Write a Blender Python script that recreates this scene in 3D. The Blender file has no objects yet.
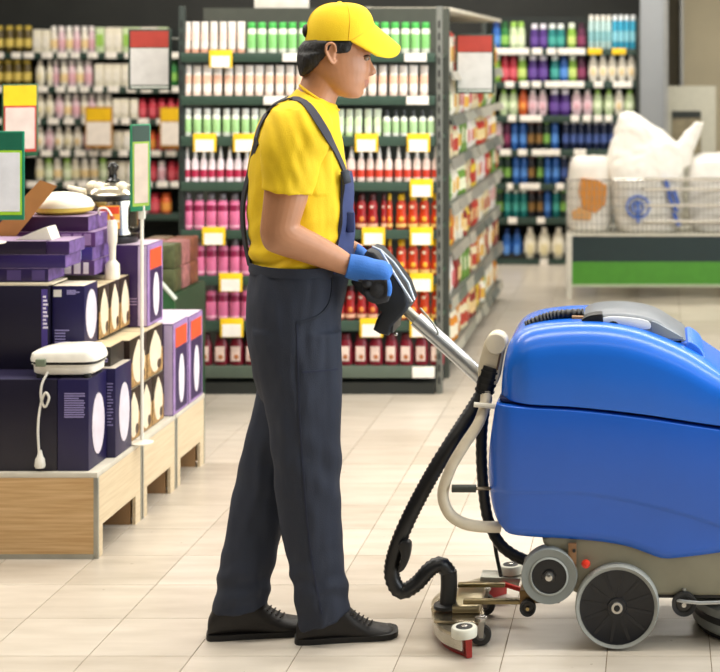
import bpy, bmesh, math, random
from mathutils import Vector, Matrix, noise
from mathutils.bvhtree import BVHTree

random.seed(7)
SC = bpy.context.scene
COL = SC.collection
PI = math.pi

# ---------------------------------------------------------------- camera
F, CX, CY, EYE = 1540.0, 657.0, 57.0, 1.70      # focal length in pixels, vanishing point, eye height
cam_d = bpy.data.cameras.new('camera')
cam = bpy.data.objects.new('camera', cam_d)
COL.objects.link(cam)
cam.location = (0, 0, EYE)
cam.rotation_euler = (PI / 2, 0, 0)
cam_d.sensor_width = 36
cam_d.lens = F / 720 * 36
cam_d.shift_x = (360 - CX) / 720
cam_d.shift_y = -(336 - CY) / 720
cam_d.clip_end = 60
cam_d.dof.use_dof = True
cam_d.dof.focus_distance = 4.45
cam_d.dof.aperture_fstop = cam_d.lens * 0.001 / 0.021
SC.camera = cam

# ---------------------------------------------------------------- world, lights, exposure
w = bpy.data.worlds.new('shop_ambience')
SC.world = w
w.use_nodes = True
w.node_tree.nodes['Background'].inputs[0].default_value = (1.0, 0.95, 0.87, 1)
w.node_tree.nodes['Background'].inputs[1].default_value = 0.05

def area(name, loc, rot, sx, sy, power, col):
    d = bpy.data.lights.new(name, 'AREA')
    d.shape = 'RECTANGLE'
    d.size, d.size_y, d.energy, d.color = sx, sy, power, col
    o = bpy.data.objects.new(name, d)
    COL.objects.link(o)
    o.location, o.rotation_euler = loc, rot
    return o

WARM = (1.0, 0.955, 0.89)
for i, yy in enumerate((1.6, 4.2, 6.3, 9.2, 11.6)):
    area('ceiling_lamp_row', (-1.4, yy, 3.32), (0, 0, 0), 8.0, 0.30, (30, 150, 225, 75, 210)[i], WARM)
area('shop_window_daylight', (3.4, 4.4, 1.7), (0, PI / 2, 0), 2.6, 4.6, 280, (0.88, 0.95, 1.0))

SC.view_settings.view_transform = 'Standard'
SC.view_settings.look = 'None'
SC.view_settings.gamma = 1
SC.view_settings.use_curve_mapping = False
SC.view_settings.exposure = -0.2

# ---------------------------------------------------------------- helpers
def P(px, py, Y):
    return Vector(((px - CX) * Y / F, Y, EYE - (py - CY) * Y / F))
def PX(px, Y): return (px - CX) * Y / F
def PZ(py, Y): return EYE - (py - CY) * Y / F

def lin(h):
    h = h.lstrip('#')
    out = []
    for i in (0, 2, 4):
        c = int(h[i:i + 2], 16) / 255
        out.append(c / 12.92 if c <= 0.04045 else ((c + 0.055) / 1.055) ** 2.4)
    return out

MATS = {}
def mat(hexc, rough=0.5, metal=0.0, var=0.08, scale=18.0, bump=0.0, bscale=60.0, sub=0.0, coat=0.0, emit=0.0, trans=0.0):
    key = (hexc, rough, metal, var, scale, bump, bscale, sub, coat, emit, trans)
    if key in MATS: return MATS[key]
    m = bpy.data.materials.new('paint_' + hexc.lstrip('#'))
    m.use_nodes = True
    nt = m.node_tree
    b = nt.nodes['Principled BSDF']
    c = lin(hexc)
    tc = nt.nodes.new('ShaderNodeTexCoord')
    nz = nt.nodes.new('ShaderNodeTexNoise')
    nz.inputs['Scale'].default_value = scale
    nz.inputs['Detail'].default_value = 3
    nt.links.new(tc.outputs['Object'], nz.inputs['Vector'])
    r = nt.nodes.new('ShaderNodeValToRGB')
    r.color_ramp.elements[0].position = 0.3
    r.color_ramp.elements[1].position = 0.7
    r.color_ramp.elements[0].color = (*[x * (1 - var) for x in c], 1)
    r.color_ramp.elements[1].color = (*[min(1, x * (1 + var)) for x in c], 1)
    nt.links.new(nz.outputs['Fac'], r.inputs['Fac'])
    nt.links.new(r.outputs['Color'], b.inputs['Base Color'])
    b.inputs['Roughness'].default_value = rough
    b.inputs['Metallic'].default_value = metal
    if sub:
        b.inputs['Subsurface Weight'].default_value = sub
        b.inputs['Subsurface Radius'].default_value = (0.012, 0.005, 0.003)
        b.inputs['Subsurface Scale'].default_value = 1.0
    if coat:
        b.inputs['Coat Weight'].default_value = coat
        b.inputs['Coat Roughness'].default_value = 0.15
    if trans:
        b.inputs['Transmission Weight'].default_value = trans
    if bump:
        n2 = nt.nodes.new('ShaderNodeTexNoise')
        n2.inputs['Scale'].default_value = bscale
        n2.inputs['Detail'].default_value = 4
        nt.links.new(tc.outputs['Object'], n2.inputs['Vector'])
        bp = nt.nodes.new('ShaderNodeBump')
        bp.inputs['Strength'].default_value = bump
        bp.inputs['Distance'].default_value = 0.004
        nt.links.new(n2.outputs['Fac'], bp.inputs['Height'])
        nt.links.new(bp.outputs['Normal'], b.inputs['Normal'])
    MATS[key] = m
    return m

W = {}           # world matrix of every object built here
def setp(o, parent):
    if parent is not None:
        o.parent = parent

def tag(o, label=None, cat=None, group=None, kind=None):
    if label: o['label'] = label
    if cat: o['category'] = cat
    if group: o['group'] = group
    if kind: o['kind'] = kind
    return o

def empty(name, loc, label, cat, group=None, rz=0.0):
    o = bpy.data.objects.new(name, None)
    o.empty_display_size = 0.05
    COL.objects.link(o)
    o.location = loc
    o.rotation_euler = (0, 0, rz)
    W[o] = Matrix.Translation(Vector(loc)) @ Matrix.Rotation(rz, 4, 'Z')
    return tag(o, label, cat, group)

def catmull(pts, n=6, closed=False):
    pts = [Vector(p) for p in pts]
    N = len(pts)
    out = []
    rng = N if closed else N - 1
    for i in range(rng):
        if closed:
            a, b, c, d = pts[(i - 1) % N], pts[i], pts[(i + 1) % N], pts[(i + 2) % N]
        else:
            a, b, c, d = pts[max(i - 1, 0)], pts[i], pts[i + 1], pts[min(i + 2, N - 1)]
        for k in range(n):
            t = k / n
            out.append(0.5 * ((2 * b) + (c - a) * t + (2 * a - 5 * b + 4 * c - d) * t * t + (3 * b - a - 3 * c + d) * t ** 3))
    if not closed: out.append(pts[-1].copy())
    return out

class MB:
    def __init__(s):
        s.v, s.f, s.mi = [], [], []
        s.cur = 0
    def add(s, vs, fs):
        o = len(s.v)
        s.v += [Vector(p) for p in vs]
        for f in fs:
            s.f.append([i + o for i in f]); s.mi.append(s.cur)
        return s
    def box(s, x0, x1, y0, y1, z0, z1, bev=0.0):
        if bev <= 0:
            vs = [(x, y, z) for z in (z0, z1) for y in (y0, y1) for x in (x0, x1)]
            return s.add(vs, [(0, 2, 3, 1), (4, 5, 7, 6), (0, 1, 5, 4), (2, 6, 7, 3), (0, 4, 6, 2), (1, 3, 7, 5)])
        bm = bmesh.new()
        bmesh.ops.create_cube(bm, size=1)
        for v in bm.verts:
            v.co = Vector(((x0 + x1) / 2 + v.co.x * (x1 - x0), (y0 + y1) / 2 + v.co.y * (y1 - y0), (z0 + z1) / 2 + v.co.z * (z1 - z0)))
        bmesh.ops.bevel(bm, geom=bm.edges[:], offset=bev, segments=2, affect='EDGES', profile=0.5)
        bm.verts.index_update()
        s.add([v.co for v in bm.verts], [[v.index for v in f.verts] for f in bm.faces])
        bm.free()
        return s
    def rings(s, rings, cap=True, closed=False):
        n = len(rings[0]); o = len(s.v)
        for r in rings: s.v += [Vector(p) for p in r]
        m = len(rings)
        for i in range(m if closed else m - 1):
            a, b = i * n, ((i + 1) % m) * n
            for k in range(n):
                k2 = (k + 1) % n
                s.f.append([o + a + k, o + a + k2, o + b + k2, o + b + k]); s.mi.append(s.cur)
        if cap and not closed:
            for base, rev in ((0, True), ((m - 1) * n, False)):
                idx = [o + base + k for k in range(n)]
                s.f.append(idx[::-1] if rev else idx); s.mi.append(s.cur)
        return s
    def lathe(s, prof, c=(0, 0, 0), axis='Z', n=12, sy=1.0, cap=True):
        rr = []
        for r, h in prof:
            ring = []
            for k in range(n):
                a = 2 * PI * k / n
                u, v = r * math.cos(a), r * math.sin(a) * sy
                p = (u, v, h) if axis == 'Z' else ((u, h, v) if axis == 'Y' else (h, u, v))
                ring.append((c[0] + p[0], c[1] + p[1], c[2] + p[2]))
            rr.append(ring)
        return s.rings(rr, cap)
    def tube(s, pts, r, n=8, cap=True, closed=False):
        pts = [Vector(p) for p in pts]
        rr = []
        up = None
        for i, p in enumerate(pts):
            if closed: t = pts[(i + 1) % len(pts)] - pts[i - 1]
            else: t = pts[min(i + 1, len(pts) - 1)] - pts[max(i - 1, 0)]
            t.normalize()
            if up is None:
                up = Vector((0, 1, 0)) if abs(t.y) < 0.9 else Vector((1, 0, 0))
            sd = t.cross(up)
            if sd.length < 1e-6: sd = t.orthogonal()
            sd.normalize(); up = sd.cross(t).normalized()
            rad = r[i] if isinstance(r, (list, tuple)) else r
            rr.append([p + rad * (math.cos(2 * PI * k / n) * sd + math.sin(2 * PI * k / n) * up) for k in range(n)])
        return s.rings(rr, cap, closed)
    def prism(s, outline, y0, y1, axis='Y'):
        if axis == 'Y': a = [(x, y0, z) for x, z in outline]; b = [(x, y1, z) for x, z in outline]
        elif axis == 'X': a = [(y0, x, z) for x, z in outline]; b = [(y1, x, z) for x, z in outline]
        else: a = [(x, z, y0) for x, z in outline]; b = [(x, z, y1) for x, z in outline]
        return s.rings([a, b])
    def pillow(s, outline, y0, y1, r, seg=5, vec=None):
        """outline (x, z) closed, extruded along Y with both rims rounded by radius r"""
        n = len(outline)
        pts = [Vector((p[0], p[1])) for p in outline]
        ar = sum(pts[i].x * pts[(i + 1) % n].y - pts[(i + 1) % n].x * pts[i].y for i in range(n))
        sg = 1 if ar > 0 else -1
        nr = []
        for i in range(n):
            t = (pts[(i + 1) % n] - pts[i - 1]).normalized()
            nr.append(Vector((-t.y, t.x)) * sg)
        rr = []
        for side in (0, 1):
            steps = range(seg + 1) if side == 0 else range(seg, -1, -1)
            for k in steps:
                a = k / seg * PI / 2
                ins = 1 - math.sin(a)
                dy = r * (1 - math.cos(a))
                ring = []
                for i in range(n):
                    q = pts[i] + (vec[i] if vec else nr[i] * r) * ins
                    ring.append((q.x, y0 + dy if side == 0 else y1 - dy, q.y))
                rr.append(ring)
        return s.rings(rr)
    def ball(s, c, rx, ry, rz, n=12, m=8):
        prof = [(max(1e-4, math.sin(PI * i / m)), -math.cos(PI * i / m)) for i in range(m + 1)]
        rr = [[(c[0] + rx * p[0] * math.cos(2 * PI * k / n), c[1] + ry * p[0] * math.sin(2 * PI * k / n), c[2] + rz * p[1]) for k in range(n)] for p in prof]
        return s.rings(rr)
    def xform(s, M):
        s.v = [M @ p for p in s.v]
        return s
    def mesh(s, name, mats, smooth=True, local=None, fix=True):
        me = bpy.data.meshes.new(name)
        vs = [(local @ p) for p in s.v] if local is not None else s.v
        me.from_pydata([tuple(p) for p in vs], [], s.f)
        for mt in (mats if isinstance(mats, (list, tuple)) else [mats]): me.materials.append(mt)
        me.polygons.foreach_set('material_index', s.mi)
        if fix:
            bm = bmesh.new(); bm.from_mesh(me)
            bmesh.ops.recalc_face_normals(bm, faces=bm.faces[:])
            bm.to_mesh(me); bm.free()
        if smooth: shade(me)
        return me
    def build(s, name, mats, parent=None, smooth=True, ang=0.7):
        loc = W[parent].inverted() if parent is not None else None
        me = s.mesh(name, mats, False, loc)
        if smooth: shade(me, ang)
        o = bpy.data.objects.new(name, me)
        COL.objects.link(o)
        setp(o, parent)
        W[o] = W[parent].copy() if parent is not None else Matrix.Identity(4)
        return o

def shade(me, ang=0.7):
    me.polygons.foreach_set('use_smooth', [True] * len(me.polygons))
    bm = bmesh.new(); bm.from_mesh(me)
    for e in bm.edges:
        e.smooth = not (len(e.link_faces) == 2 and e.calc_face_angle(0) > ang)
    bm.to_mesh(me); bm.free()

def linkmesh(name, me, parent=None):
    o = bpy.data.objects.new(name, me)
    COL.objects.link(o)
    setp(o, parent)
    W[o] = W[parent].copy() if parent is not None else Matrix.Identity(4)
    return o

def remesh(mb, voxel, smooth=4, name='surface'):
    """union of overlapping closed lofts as ONE continuous surface"""
    me = mb.mesh(name, [], False)
    o = bpy.data.objects.new(name, me)
    COL.objects.link(o)
    a = o.modifiers.new('r', 'REMESH'); a.mode = 'VOXEL'; a.voxel_size = voxel
    if smooth:
        b = o.modifiers.new('s', 'SMOOTH'); b.iterations = smooth; b.factor = 0.5
    dg = bpy.context.evaluated_depsgraph_get()
    out = bpy.data.meshes.new_from_object(o.evaluated_get(dg))
    out.name = name
    bpy.data.objects.remove(o)
    bpy.data.meshes.remove(me)
    return out

def push(me, f):
    """move every vertex along its normal by f(co)"""
    co = [v.co.copy() for v in me.vertices]
    nr = [v.vector.copy() for v in me.vertex_normals]
    flat = []
    for c, n in zip(co, nr): flat.extend(c + n * f(c))
    me.vertices.foreach_set('co', flat)
    me.update()

def thin(pts):   # outline helper: list of 2-D tuples through catmull
    return [(p.x, p.y) for p in catmull([(a, b, 0) for a, b in pts], 5, True)]

# ---------------------------------------------------------------- the setting
def tile_mat():
    m = bpy.data.materials.new('floor_tile_cream')
    m.use_nodes = True
    nt = m.node_tree; b = nt.nodes['Principled BSDF']
    g = nt.nodes.new('ShaderNodeNewGeometry')
    mp = nt.nodes.new('ShaderNodeMapping'); mp.inputs['Scale'].default_value = (1.2, 6.0, 1.0)
    nz = nt.nodes.new('ShaderNodeTexNoise'); nz.inputs['Scale'].default_value = 2.6; nz.inputs['Detail'].default_value = 5
    nt.links.new(g.outputs['Position'], mp.inputs['Vector']); nt.links.new(mp.outputs['Vector'], nz.inputs['Vector'])
    oi = nt.nodes.new('ShaderNodeObjectInfo')
    mx = nt.nodes.new('ShaderNodeMath'); mx.operation = 'MULTIPLY_ADD'; mx.inputs[1].default_value = 0.30
    nt.links.new(oi.outputs['Random'], mx.inputs[0]); nt.links.new(nz.outputs['Fac'], mx.inputs[2])
    r = nt.nodes.new('ShaderNodeValToRGB')
    r.color_ramp.elements[0].position = 0.35; r.color_ramp.elements[1].position = 0.9
    r.color_ramp.elements[0].color = (*lin('b8ad9c'), 1); r.color_ramp.elements[1].color = (*lin('d4cabb'), 1)
    nt.links.new(mx.outputs['Value'], r.inputs['Fac']); nt.links.new(r.outputs['Color'], b.inputs['Base Color'])
    b.inputs['Roughness'].default_value = 0.30
    n2 = nt.nodes.new('ShaderNodeTexNoise'); n2.inputs['Scale'].default_value = 40
    nt.links.new(g.outputs['Position'], n2.inputs['Vector'])
    rr = nt.nodes.new('ShaderNodeMapRange'); rr.inputs['To Min'].default_value = 0.24; rr.inputs['To Max'].default_value = 0.38
    nt.links.new(n2.outputs['Fac'], rr.inputs['Value']); nt.links.new(rr.outputs['Result'], b.inputs['Roughness'])
    return m

TILE = 0.2944
X0T, Y0T = -0.1424, 4.371
floor = MB().box(-7, 5, 0.5, 16.5, -0.12, -0.0025).build('floor', mat('8b7a63', 0.8), smooth=False)
tag(floor, 'cream square ceramic floor tiles with thin brown joints', None, None, 'structure')
tm = tile_mat()
g = 0.0012
tile_me = MB().box(g, TILE - g, g, TILE - g, -0.004, 0.0, 0.0008).mesh('floor_tile', tm, False)
near, rest = [], []
for j in range(-12, 41):
    for i in range(-23, 17):
        x, y = X0T + i * TILE, Y0T + j * TILE
        if y < 0.6 or y > 16.2: continue
        pr = 657 + (x + TILE / 2) * F / max(y, 0.5)
        seen = y > 3.95 and -70 < pr < 790
        (near if seen else rest).append((y, x))
near.sort()
rest += near[300:]
for y, x in near[:300]:
    o = linkmesh('floor_tile', tile_me, floor); o.location = (x, y, 0)
mb = MB()
for y, x in rest: mb.box(x + g, x + TILE - g, y + g, y + TILE - g, -0.004, 0.0)
o = mb.build('floor_tile_field', tm, floor, False); o['kind'] = 'stuff'

WALLY = 13.75
s_ = MB().box(-7, PX(652, 13.0), WALLY, WALLY + 0.15, 0, 3.42).build('wall_back', mat('2f302c', 0.7, var=0.15, scale=3), smooth=False); tag(s_, 'dark charcoal back wall above the shelving', None, None, 'structure')
s_ = MB().box(PX(652, 13.0), 5, 14.4, 14.55, 0, 3.42).build('wall_right', mat('cabfa2', 0.8, var=0.05, scale=2), smooth=False); tag(s_, 'beige painted wall behind the packing counter', None, None, 'structure')
c_ = MB().box(PX(640, 12.55), PX(664, 12.55), 12.5, 13.9, 0, 3.42, 0.01).build('trim_1', mat('8b8e90', 0.6, var=0.04, scale=3)); tag(c_, 'grey boxed pillar at the end of the far shelves', None, None, 'structure')
c_ = MB().box(PX(664, 12.8), PX(668, 12.8), 12.75, 13.9, 0, 3.42).box(PX(680.5, 13.6), PX(683.5, 13.6), 13.55, 14.4, 0, 3.42).build('trim_2', mat('a9a9a4', 0.5), smooth=False); tag(c_, 'pale grey upright edge strips beside the pillar', None, None, 'structure')
s_ = MB().box(-7, 5, 0.5, 16.5, 3.42, 3.55).build('ceiling', mat('d8d4ca', 0.9), smooth=False); tag(s_, 'pale flat ceiling carrying the lamp rows', None, None, 'structure')
# ---------------------------------------------------------------- product kinds (mesh data shared by all copies)
def kit(parts):
    """parts: list of (part name, MB); first is the body"""
    return [(n, b.mesh(n, [mat('ffffff')], True)) for n, b in parts]

def L(prof, n=12, sy=1.0, cap=True): return MB().lathe(prof, n=n, sy=sy, cap=cap)
KIT = {
 # squeeze tube standing on its cap: flattened towards the top
 'tube': kit([('tube_body', MB().rings([[(0.020 * math.cos(a) , (0.019 - 0.016 * t) * math.sin(a), 0.022 + 0.128 * t) for a in [2 * PI * k / 12 for k in range(12)]] for t in (0, .25, .5, .75, .97, 1)])),
              ('cap', L([(0.0185, 0), (0.0195, 0.004), (0.0195, 0.022)])), ('label_band', MB().rings([[(0.0206 * math.cos(a), (0.0196 - 0.016 * t) * math.sin(a), 0.022 + 0.128 * t) for a in [2 * PI * k / 12 for k in range(12)]] for t in (.30, .62)], cap=False))]),
 'tallbottle': kit([('bottle_body', L([(0.019, 0), (0.0215, 0.004), (0.0215, 0.115), (0.017, 0.122)])), ('cap', L([(0.0165, 0.122), (0.0195, 0.124), (0.0195, 0.150), (0.017, 0.153)])),
                    ('label_band', L([(0.0219, 0.025), (0.0219, 0.095)], cap=False))]),
 'nozzle': kit([('bottle_body', L([(0.020, 0), (0.0225, 0.005), (0.0225, 0.085), (0.018, 0.105), (0.010, 0.113)])), ('cap', L([(0.0105, 0.113), (0.0125, 0.116), (0.008, 0.15), (0.005, 0.168)])),
                ('label_band', L([(0.0229, 0.022), (0.0229, 0.058)], cap=False))]),
 'pump': kit([('bottle_body', L([(0.019, 0), (0.021, 0.004), (0.021, 0.088), (0.012, 0.098), (0.009, 0.10)])), ('cap', L([(0.0095, 0.10), (0.011, 0.101), (0.011, 0.125), (0.008, 0.13)])),
              ('label_band', L([(0.0214, 0.02), (0.0214, 0.075)], cap=False))]),
 'gel': kit([('bottle_body', L([(0.024, 0), (0.027, 0.005), (0.027, 0.135), (0.022, 0.15)], sy=0.75)), ('cap', L([(0.017, 0.15), (0.0185, 0.152), (0.0185, 0.18), (0.016, 0.184)])),
             ('label_band', L([(0.0276, 0.095), (0.0278, 0.125)], cap=False, sy=0.79)), ('lower_print', L([(0.0276, 0.012), (0.0278, 0.022)], cap=False, sy=0.79))]),
 'round': kit([('bottle_body', L([(0.022, 0), (0.0285, 0.006), (0.029, 0.06), (0.024, 0.085), (0.0265, 0.105), (0.026, 0.125), (0.016, 0.145)], sy=0.8)), ('cap', L([(0.0165, 0.145), (0.0185, 0.147), (0.0185, 0.172), (0.014, 0.178)])),
               ('label_band', L([(0.0296, 0.012), (0.0302, 0.030)], cap=False, sy=0.86)), ('fruit_print', MB().ball((0.004, -0.0225, 0.052), 0.0135, 0.004, 0.014, 10, 6)), ('upper_print', MB().ball((-0.002, -0.0195, 0.112), 0.011, 0.004, 0.008, 10, 6))]),
 'squat': kit([('bottle_body', L([(0.030, 0), (0.037, 0.006), (0.038, 0.05), (0.035, 0.10), (0.026, 0.122)], sy=0.7)), ('cap', L([(0.026, 0.122), (0.028, 0.124), (0.026, 0.148), (0.022, 0.151)], sy=0.8)),
               ('label_panel', MB().box(-0.024, 0.024, -0.0285, -0.0255, 0.022, 0.092, 0.001)), ('fruit_print', MB().ball((0.004, -0.0285, 0.042), 0.013, 0.002, 0.012, 10, 6))]),
 # far rack
 'can': kit([('can_body', L([(0.024, 0), (0.027, 0.004), (0.027, 0.175), (0.02, 0.19)])), ('cap', L([(0.0215, 0.19), (0.023, 0.192), (0.022, 0.222), (0.018, 0.226)])), ('label_band', L([(0.0274, 0.05), (0.0274, 0.12)], cap=False))]),
 'shampoo': kit([('bottle_body', L([(0.025, 0), (0.03, 0.006), (0.031, 0.12), (0.024, 0.16)], sy=0.7)), ('cap', L([(0.022, 0.16), (0.0245, 0.162), (0.023, 0.196), (0.019, 0.2)])), ('label_band', L([(0.0314, 0.035), (0.0318, 0.10)], cap=False, sy=0.72))]),
 'oval': kit([('bottle_body', L([(0.022, 0), (0.032, 0.012), (0.040, 0.06), (0.041, 0.10), (0.034, 0.15), (0.022, 0.17)], sy=0.6)), ('cap', L([(0.021, 0.17), (0.022, 0.172), (0.017, 0.2), (0.012, 0.203)])), ('label_panel', MB().box(-0.018, 0.018, -0.0275, -0.024, 0.05, 0.10, 0.001))]),
 'jug': kit([('bottle_body', L([(0.05, 0), (0.065, 0.012), (0.068, 0.13), (0.05, 0.19), (0.026, 0.21)], sy=0.7)), ('cap', L([(0.026, 0.21), (0.028, 0.212), (0.028, 0.245), (0.024, 0.248)])), ('label_panel', MB().box(-0.035, 0.035, -0.050, -0.045, 0.04, 0.12, 0.001))]),
 'carton': kit([('carton_body', MB().box(-0.036, 0.036, -0.03, 0.03, 0, 0.19, 0.002)), ('label_panel', MB().box(-0.030, 0.030, -0.0312, -0.0295, 0.05, 0.14))]),
 # aisle packs, facing +X
 'pouch': kit([('pouch_body', MB().rings([[(d * math.cos(a), ww * math.sin(a), z) for a in [2 * PI * k / 10 for k in range(10)]] for d, ww, z in ((.02, .048, 0), (.034, .052, .03), (.036, .054, .09), (.02, .054, .15), (.003, .054, .172), (.003, .054, .185))])),
               ('label_panel', MB().rings([[(0.0372 - 0.0002 * abs(k - 2) ** 3, 0.012 * (k - 2), z) for k in range(5)] + [(0.030, 0.012 * (2 - k), z) for k in range(5)] for z in (0.04, 0.10)]))]),
 'packet': kit([('packet_body', MB().box(-0.03, 0.03, -0.05, 0.05, 0, 0.165, 0.003)), ('label_panel', MB().box(0.0295, 0.0312, -0.036, 0.036, 0.05, 0.12))]),
 'jar': kit([('jar_body', L([(0.036, 0), (0.041, 0.006), (0.041, 0.11), (0.03, 0.125)])), ('cap', L([(0.031, 0.125), (0.034, 0.127), (0.034, 0.152), (0.03, 0.155)])), ('label_band', L([(0.0415, 0.025), (0.0415, 0.085)], cap=False))]),
}
NM = {'tube': 'cream_tube', 'tallbottle': 'lotion_bottle', 'nozzle': 'nozzle_bottle', 'pump': 'pump_bottle', 'gel': 'shower_gel_bottle', 'round': 'shampoo_bottle', 'squat': 'soap_bottle',
      'can': 'spray_can', 'shampoo': 'shampoo_bottle', 'oval': 'oval_bottle', 'jug': 'cleaner_jug', 'carton': 'product_carton', 'pouch': 'food_pouch', 'packet': 'food_packet', 'jar': 'food_jar'}
CT = {'tube': 'tube', 'can': 'can', 'carton': 'carton', 'pouch': 'pouch', 'packet': 'packet', 'jar': 'jar', 'jug': 'jug'}

PLACED = {}
NTH = 'first second third fourth fifth sixth seventh eighth ninth tenth eleventh twelfth thirteenth fourteenth fifteenth sixteenth seventeenth eighteenth nineteenth twentieth'.split()
NTH += ['twenty-' + x for x in NTH[:9]]
def number_labels():
    """look-alikes in a row are told apart by their place in it"""
    for lab, lst in PLACED.items():
        if len(lst) < 2: continue
        aisle = 'aisle rack' in lab
        right = not aisle and lst[0].location.x > PX(255, GY) and lst[0].location.y < 9
        lst.sort(key=lambda o: o.location.y if aisle else (-o.location.x if right else o.location.x))
        for k, o in enumerate(lst):
            o['label'] = lab + ', %s from %s' % (NTH[k], 'front' if aisle else ('right' if right else 'left'))

def put(kind, loc, cols, label, group, s=1.0, rz=0.0, rough=0.35):
    root = None
    for i, (n, me) in enumerate(KIT[kind]):
        o = bpy.data.objects.new(NM[kind] if i == 0 else n, me)
        COL.objects.link(o)
        o.material_slots[0].link = 'OBJECT'
        c = cols[min(i, len(cols) - 1)]
        o.material_slots[0].material = mat(c, rough, var=0.10, scale=25)
        if i == 0:
            root = o
            o.location = loc; o.rotation_euler = (0, 0, rz)
            o.scale = (s, s, s) if not isinstance(s, tuple) else s
            tag(o, label, CT.get(kind, 'bottle'), group)
            PLACED.setdefault(label, []).append(o)
        else:
            o.parent = root
    return root

GREEN = mat('344a3d', 0.45, var=0.06)
DARK = mat('20231f', 0.6)
STEEL = mat('8d8f88', 0.4, 0.6)
TAGY = mat('f0c419', 0.5)
TAGW = mat('f3ece0', 0.6)
TAGP = mat('e3ded2', 0.5)

# ---------------------------------------------------------------- end display behind the man
GY = 7.75
gx0, gx1 = PX(180, GY), PX(438, GY)
unit = empty('shelving_unit', ((gx0 + gx1) / 2, GY + 0.2, 0), 'dark green end-of-aisle display of toiletry rows behind the man', 'shelving')
MB().box(gx0, gx1, GY + 0.40, GY + 0.44, 0.0, PZ(8, GY + .4)).build('back_panel', mat('4b4e45', 0.6, var=0.05), unit, False)
MB().box(gx0 + 0.01, gx1 - 0.02, GY + 0.01, GY + 0.40, 0.0, 0.06).build('plinth', DARK, unit, False)
for x in (gx0 + 0.0, gx1 + 0.002):
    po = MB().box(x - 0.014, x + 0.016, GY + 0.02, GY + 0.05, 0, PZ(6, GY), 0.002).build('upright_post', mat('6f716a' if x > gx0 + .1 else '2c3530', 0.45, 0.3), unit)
    sl = MB()
    for k in range(30): sl.box(x - 0.004, x + 0.006, GY + 0.0185, GY + 0.022, 0.05 + k * 0.062, 0.085 + k * 0.062)
    sl.build('slot_holes', mat('1c1d1b', 0.7), po, False)['kind'] = 'stuff'
lips = [(53.5, 62), (96.5, 105), (137, 146), (182.5, 191), (230.5, 239), (276.5, 285.5), (321.5, 331), (367, 378)]
STOP = []
ytags = {0: [220], 1: [], 2: [204, 244, 366, 418], 3: [421], 4: [213, 373, 421], 5: [230, 421], 6: [231, 371, 421], 7: []}
wtags = {0: [293, 415], 1: [274, 417], 2: [], 3: [], 4: [], 5: [], 6: [], 7: [423]}
for i, (a, b) in enumerate(lips):
    zt, zb = PZ(a, GY), PZ(b, GY)
    sh = MB().box(gx0 + 0.004, gx1 - 0.016, GY, GY + 0.012, zb, zt + 0.004, 0.002).box(gx0 + 0.004, gx1 - 0.016, GY + 0.012, GY + 0.40, zt - 0.022, zt).build('shelf', GREEN if i < 7 else mat('566154', 0.45), unit)
    STOP.append(zt)
    for t in ytags[i]:
        x = PX(t, GY - .02)
        MB().box(x - 0.058, x + 0.058, GY - 0.010, GY - 0.003, zb - 0.030, zt + 0.018, 0.002).build('price_tag', TAGY, sh)
        MB().box(x - 0.046, x + 0.046, GY - 0.013, GY - 0.009, zb - 0.027, zt - 0.012).build('price_card', TAGW, sh, False)
    for t in wtags[i]:
        x = PX(t, GY - .02)
        MB().box(x - 0.056, x + 0.056, GY - 0.008, GY - 0.003, zb + 0.002, zt + 0.002, 0.001).build('price_card', TAGW, sh)
hs = MB().box(PX(254, GY + .4), PX(308, GY + .4), GY + 0.405, GY + 0.435, PZ(8, GY + .4), PZ(8, GY + .4) + 0.12, 0.002).build('header_card', TAGW); tag(hs, 'blank white card standing on top of the end display', 'card')

def run(kind, shelf, px0, px1, step, cols, label, group, s=1.0, jit=0.8, dy=0.055):
    x = px0 + step / 2
    while x < px1:
        put(kind, (PX(x + random.uniform(-jit, jit) * .5, GY + dy), GY + dy + random.uniform(0, .006), STOP[shelf]), cols, label, group, s, random.uniform(-.25, .25))
        x += step
run('tube', 0, 182, 246, 9.1, ['f1e6dc', 'e0a88d', 'f3d9cb'], 'peach capped white tube on the end display top shelf', 'peach capped tubes, top shelf', 1.08)
run('tallbottle', 0, 247, 434, 10.2, ['e6ebd9', '3fae46', '8ccf7a'], 'bright green capped bottle on the end display top shelf', 'green capped bottles, top shelf', 1.04)
run('tube', 1, 182, 434, 10.3, ['f5ece2', 'f1d6c6', 'f2bfa2'], 'peach banded white tube on the end display second shelf', 'peach banded tubes, second shelf', 1.05)
run('tallbottle', 2, 183, 258, 9.6, ['e8eddc', 'f4f5ec', 'a9d48d'], 'green print bottle left of the man on the third shelf', 'green print bottles, third shelf', 0.93)
run('tube', 2, 326, 382, 9.3, ['e4efd3', 'c4dfa0', 'd3e8b8'], 'pale green tube right of the man on the third shelf', 'pale green tubes, third shelf', 0.93)
run('tube', 2, 258, 326, 9.6, ['e9efdc', 'd6e6c0', 'd3e2b9'], 'pale tube directly behind the man on the third shelf', 'pale tubes behind the man, third shelf', 0.93)
run('pump', 2, 382, 436, 8.9, ['eff2e6', '45484a', 'b6d99f'], 'white bottle with dark grey pump cap on the third shelf', 'dark pump bottles, third shelf', 1.03)
run('nozzle', 3, 182, 262, 8.6, ['f3e3e6', 'f7f4ef', 'b8284a'], 'crimson labelled nozzle bottle left of the man, fourth shelf', 'crimson label nozzle bottles', 1.06)
run('nozzle', 3, 262, 437, 9.4, ['f2d9cd', 'f7f4ef', 'd2402a'], 'orange labelled nozzle bottle on the fourth shelf of the end display', 'orange label nozzle bottles', 1.06)
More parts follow.
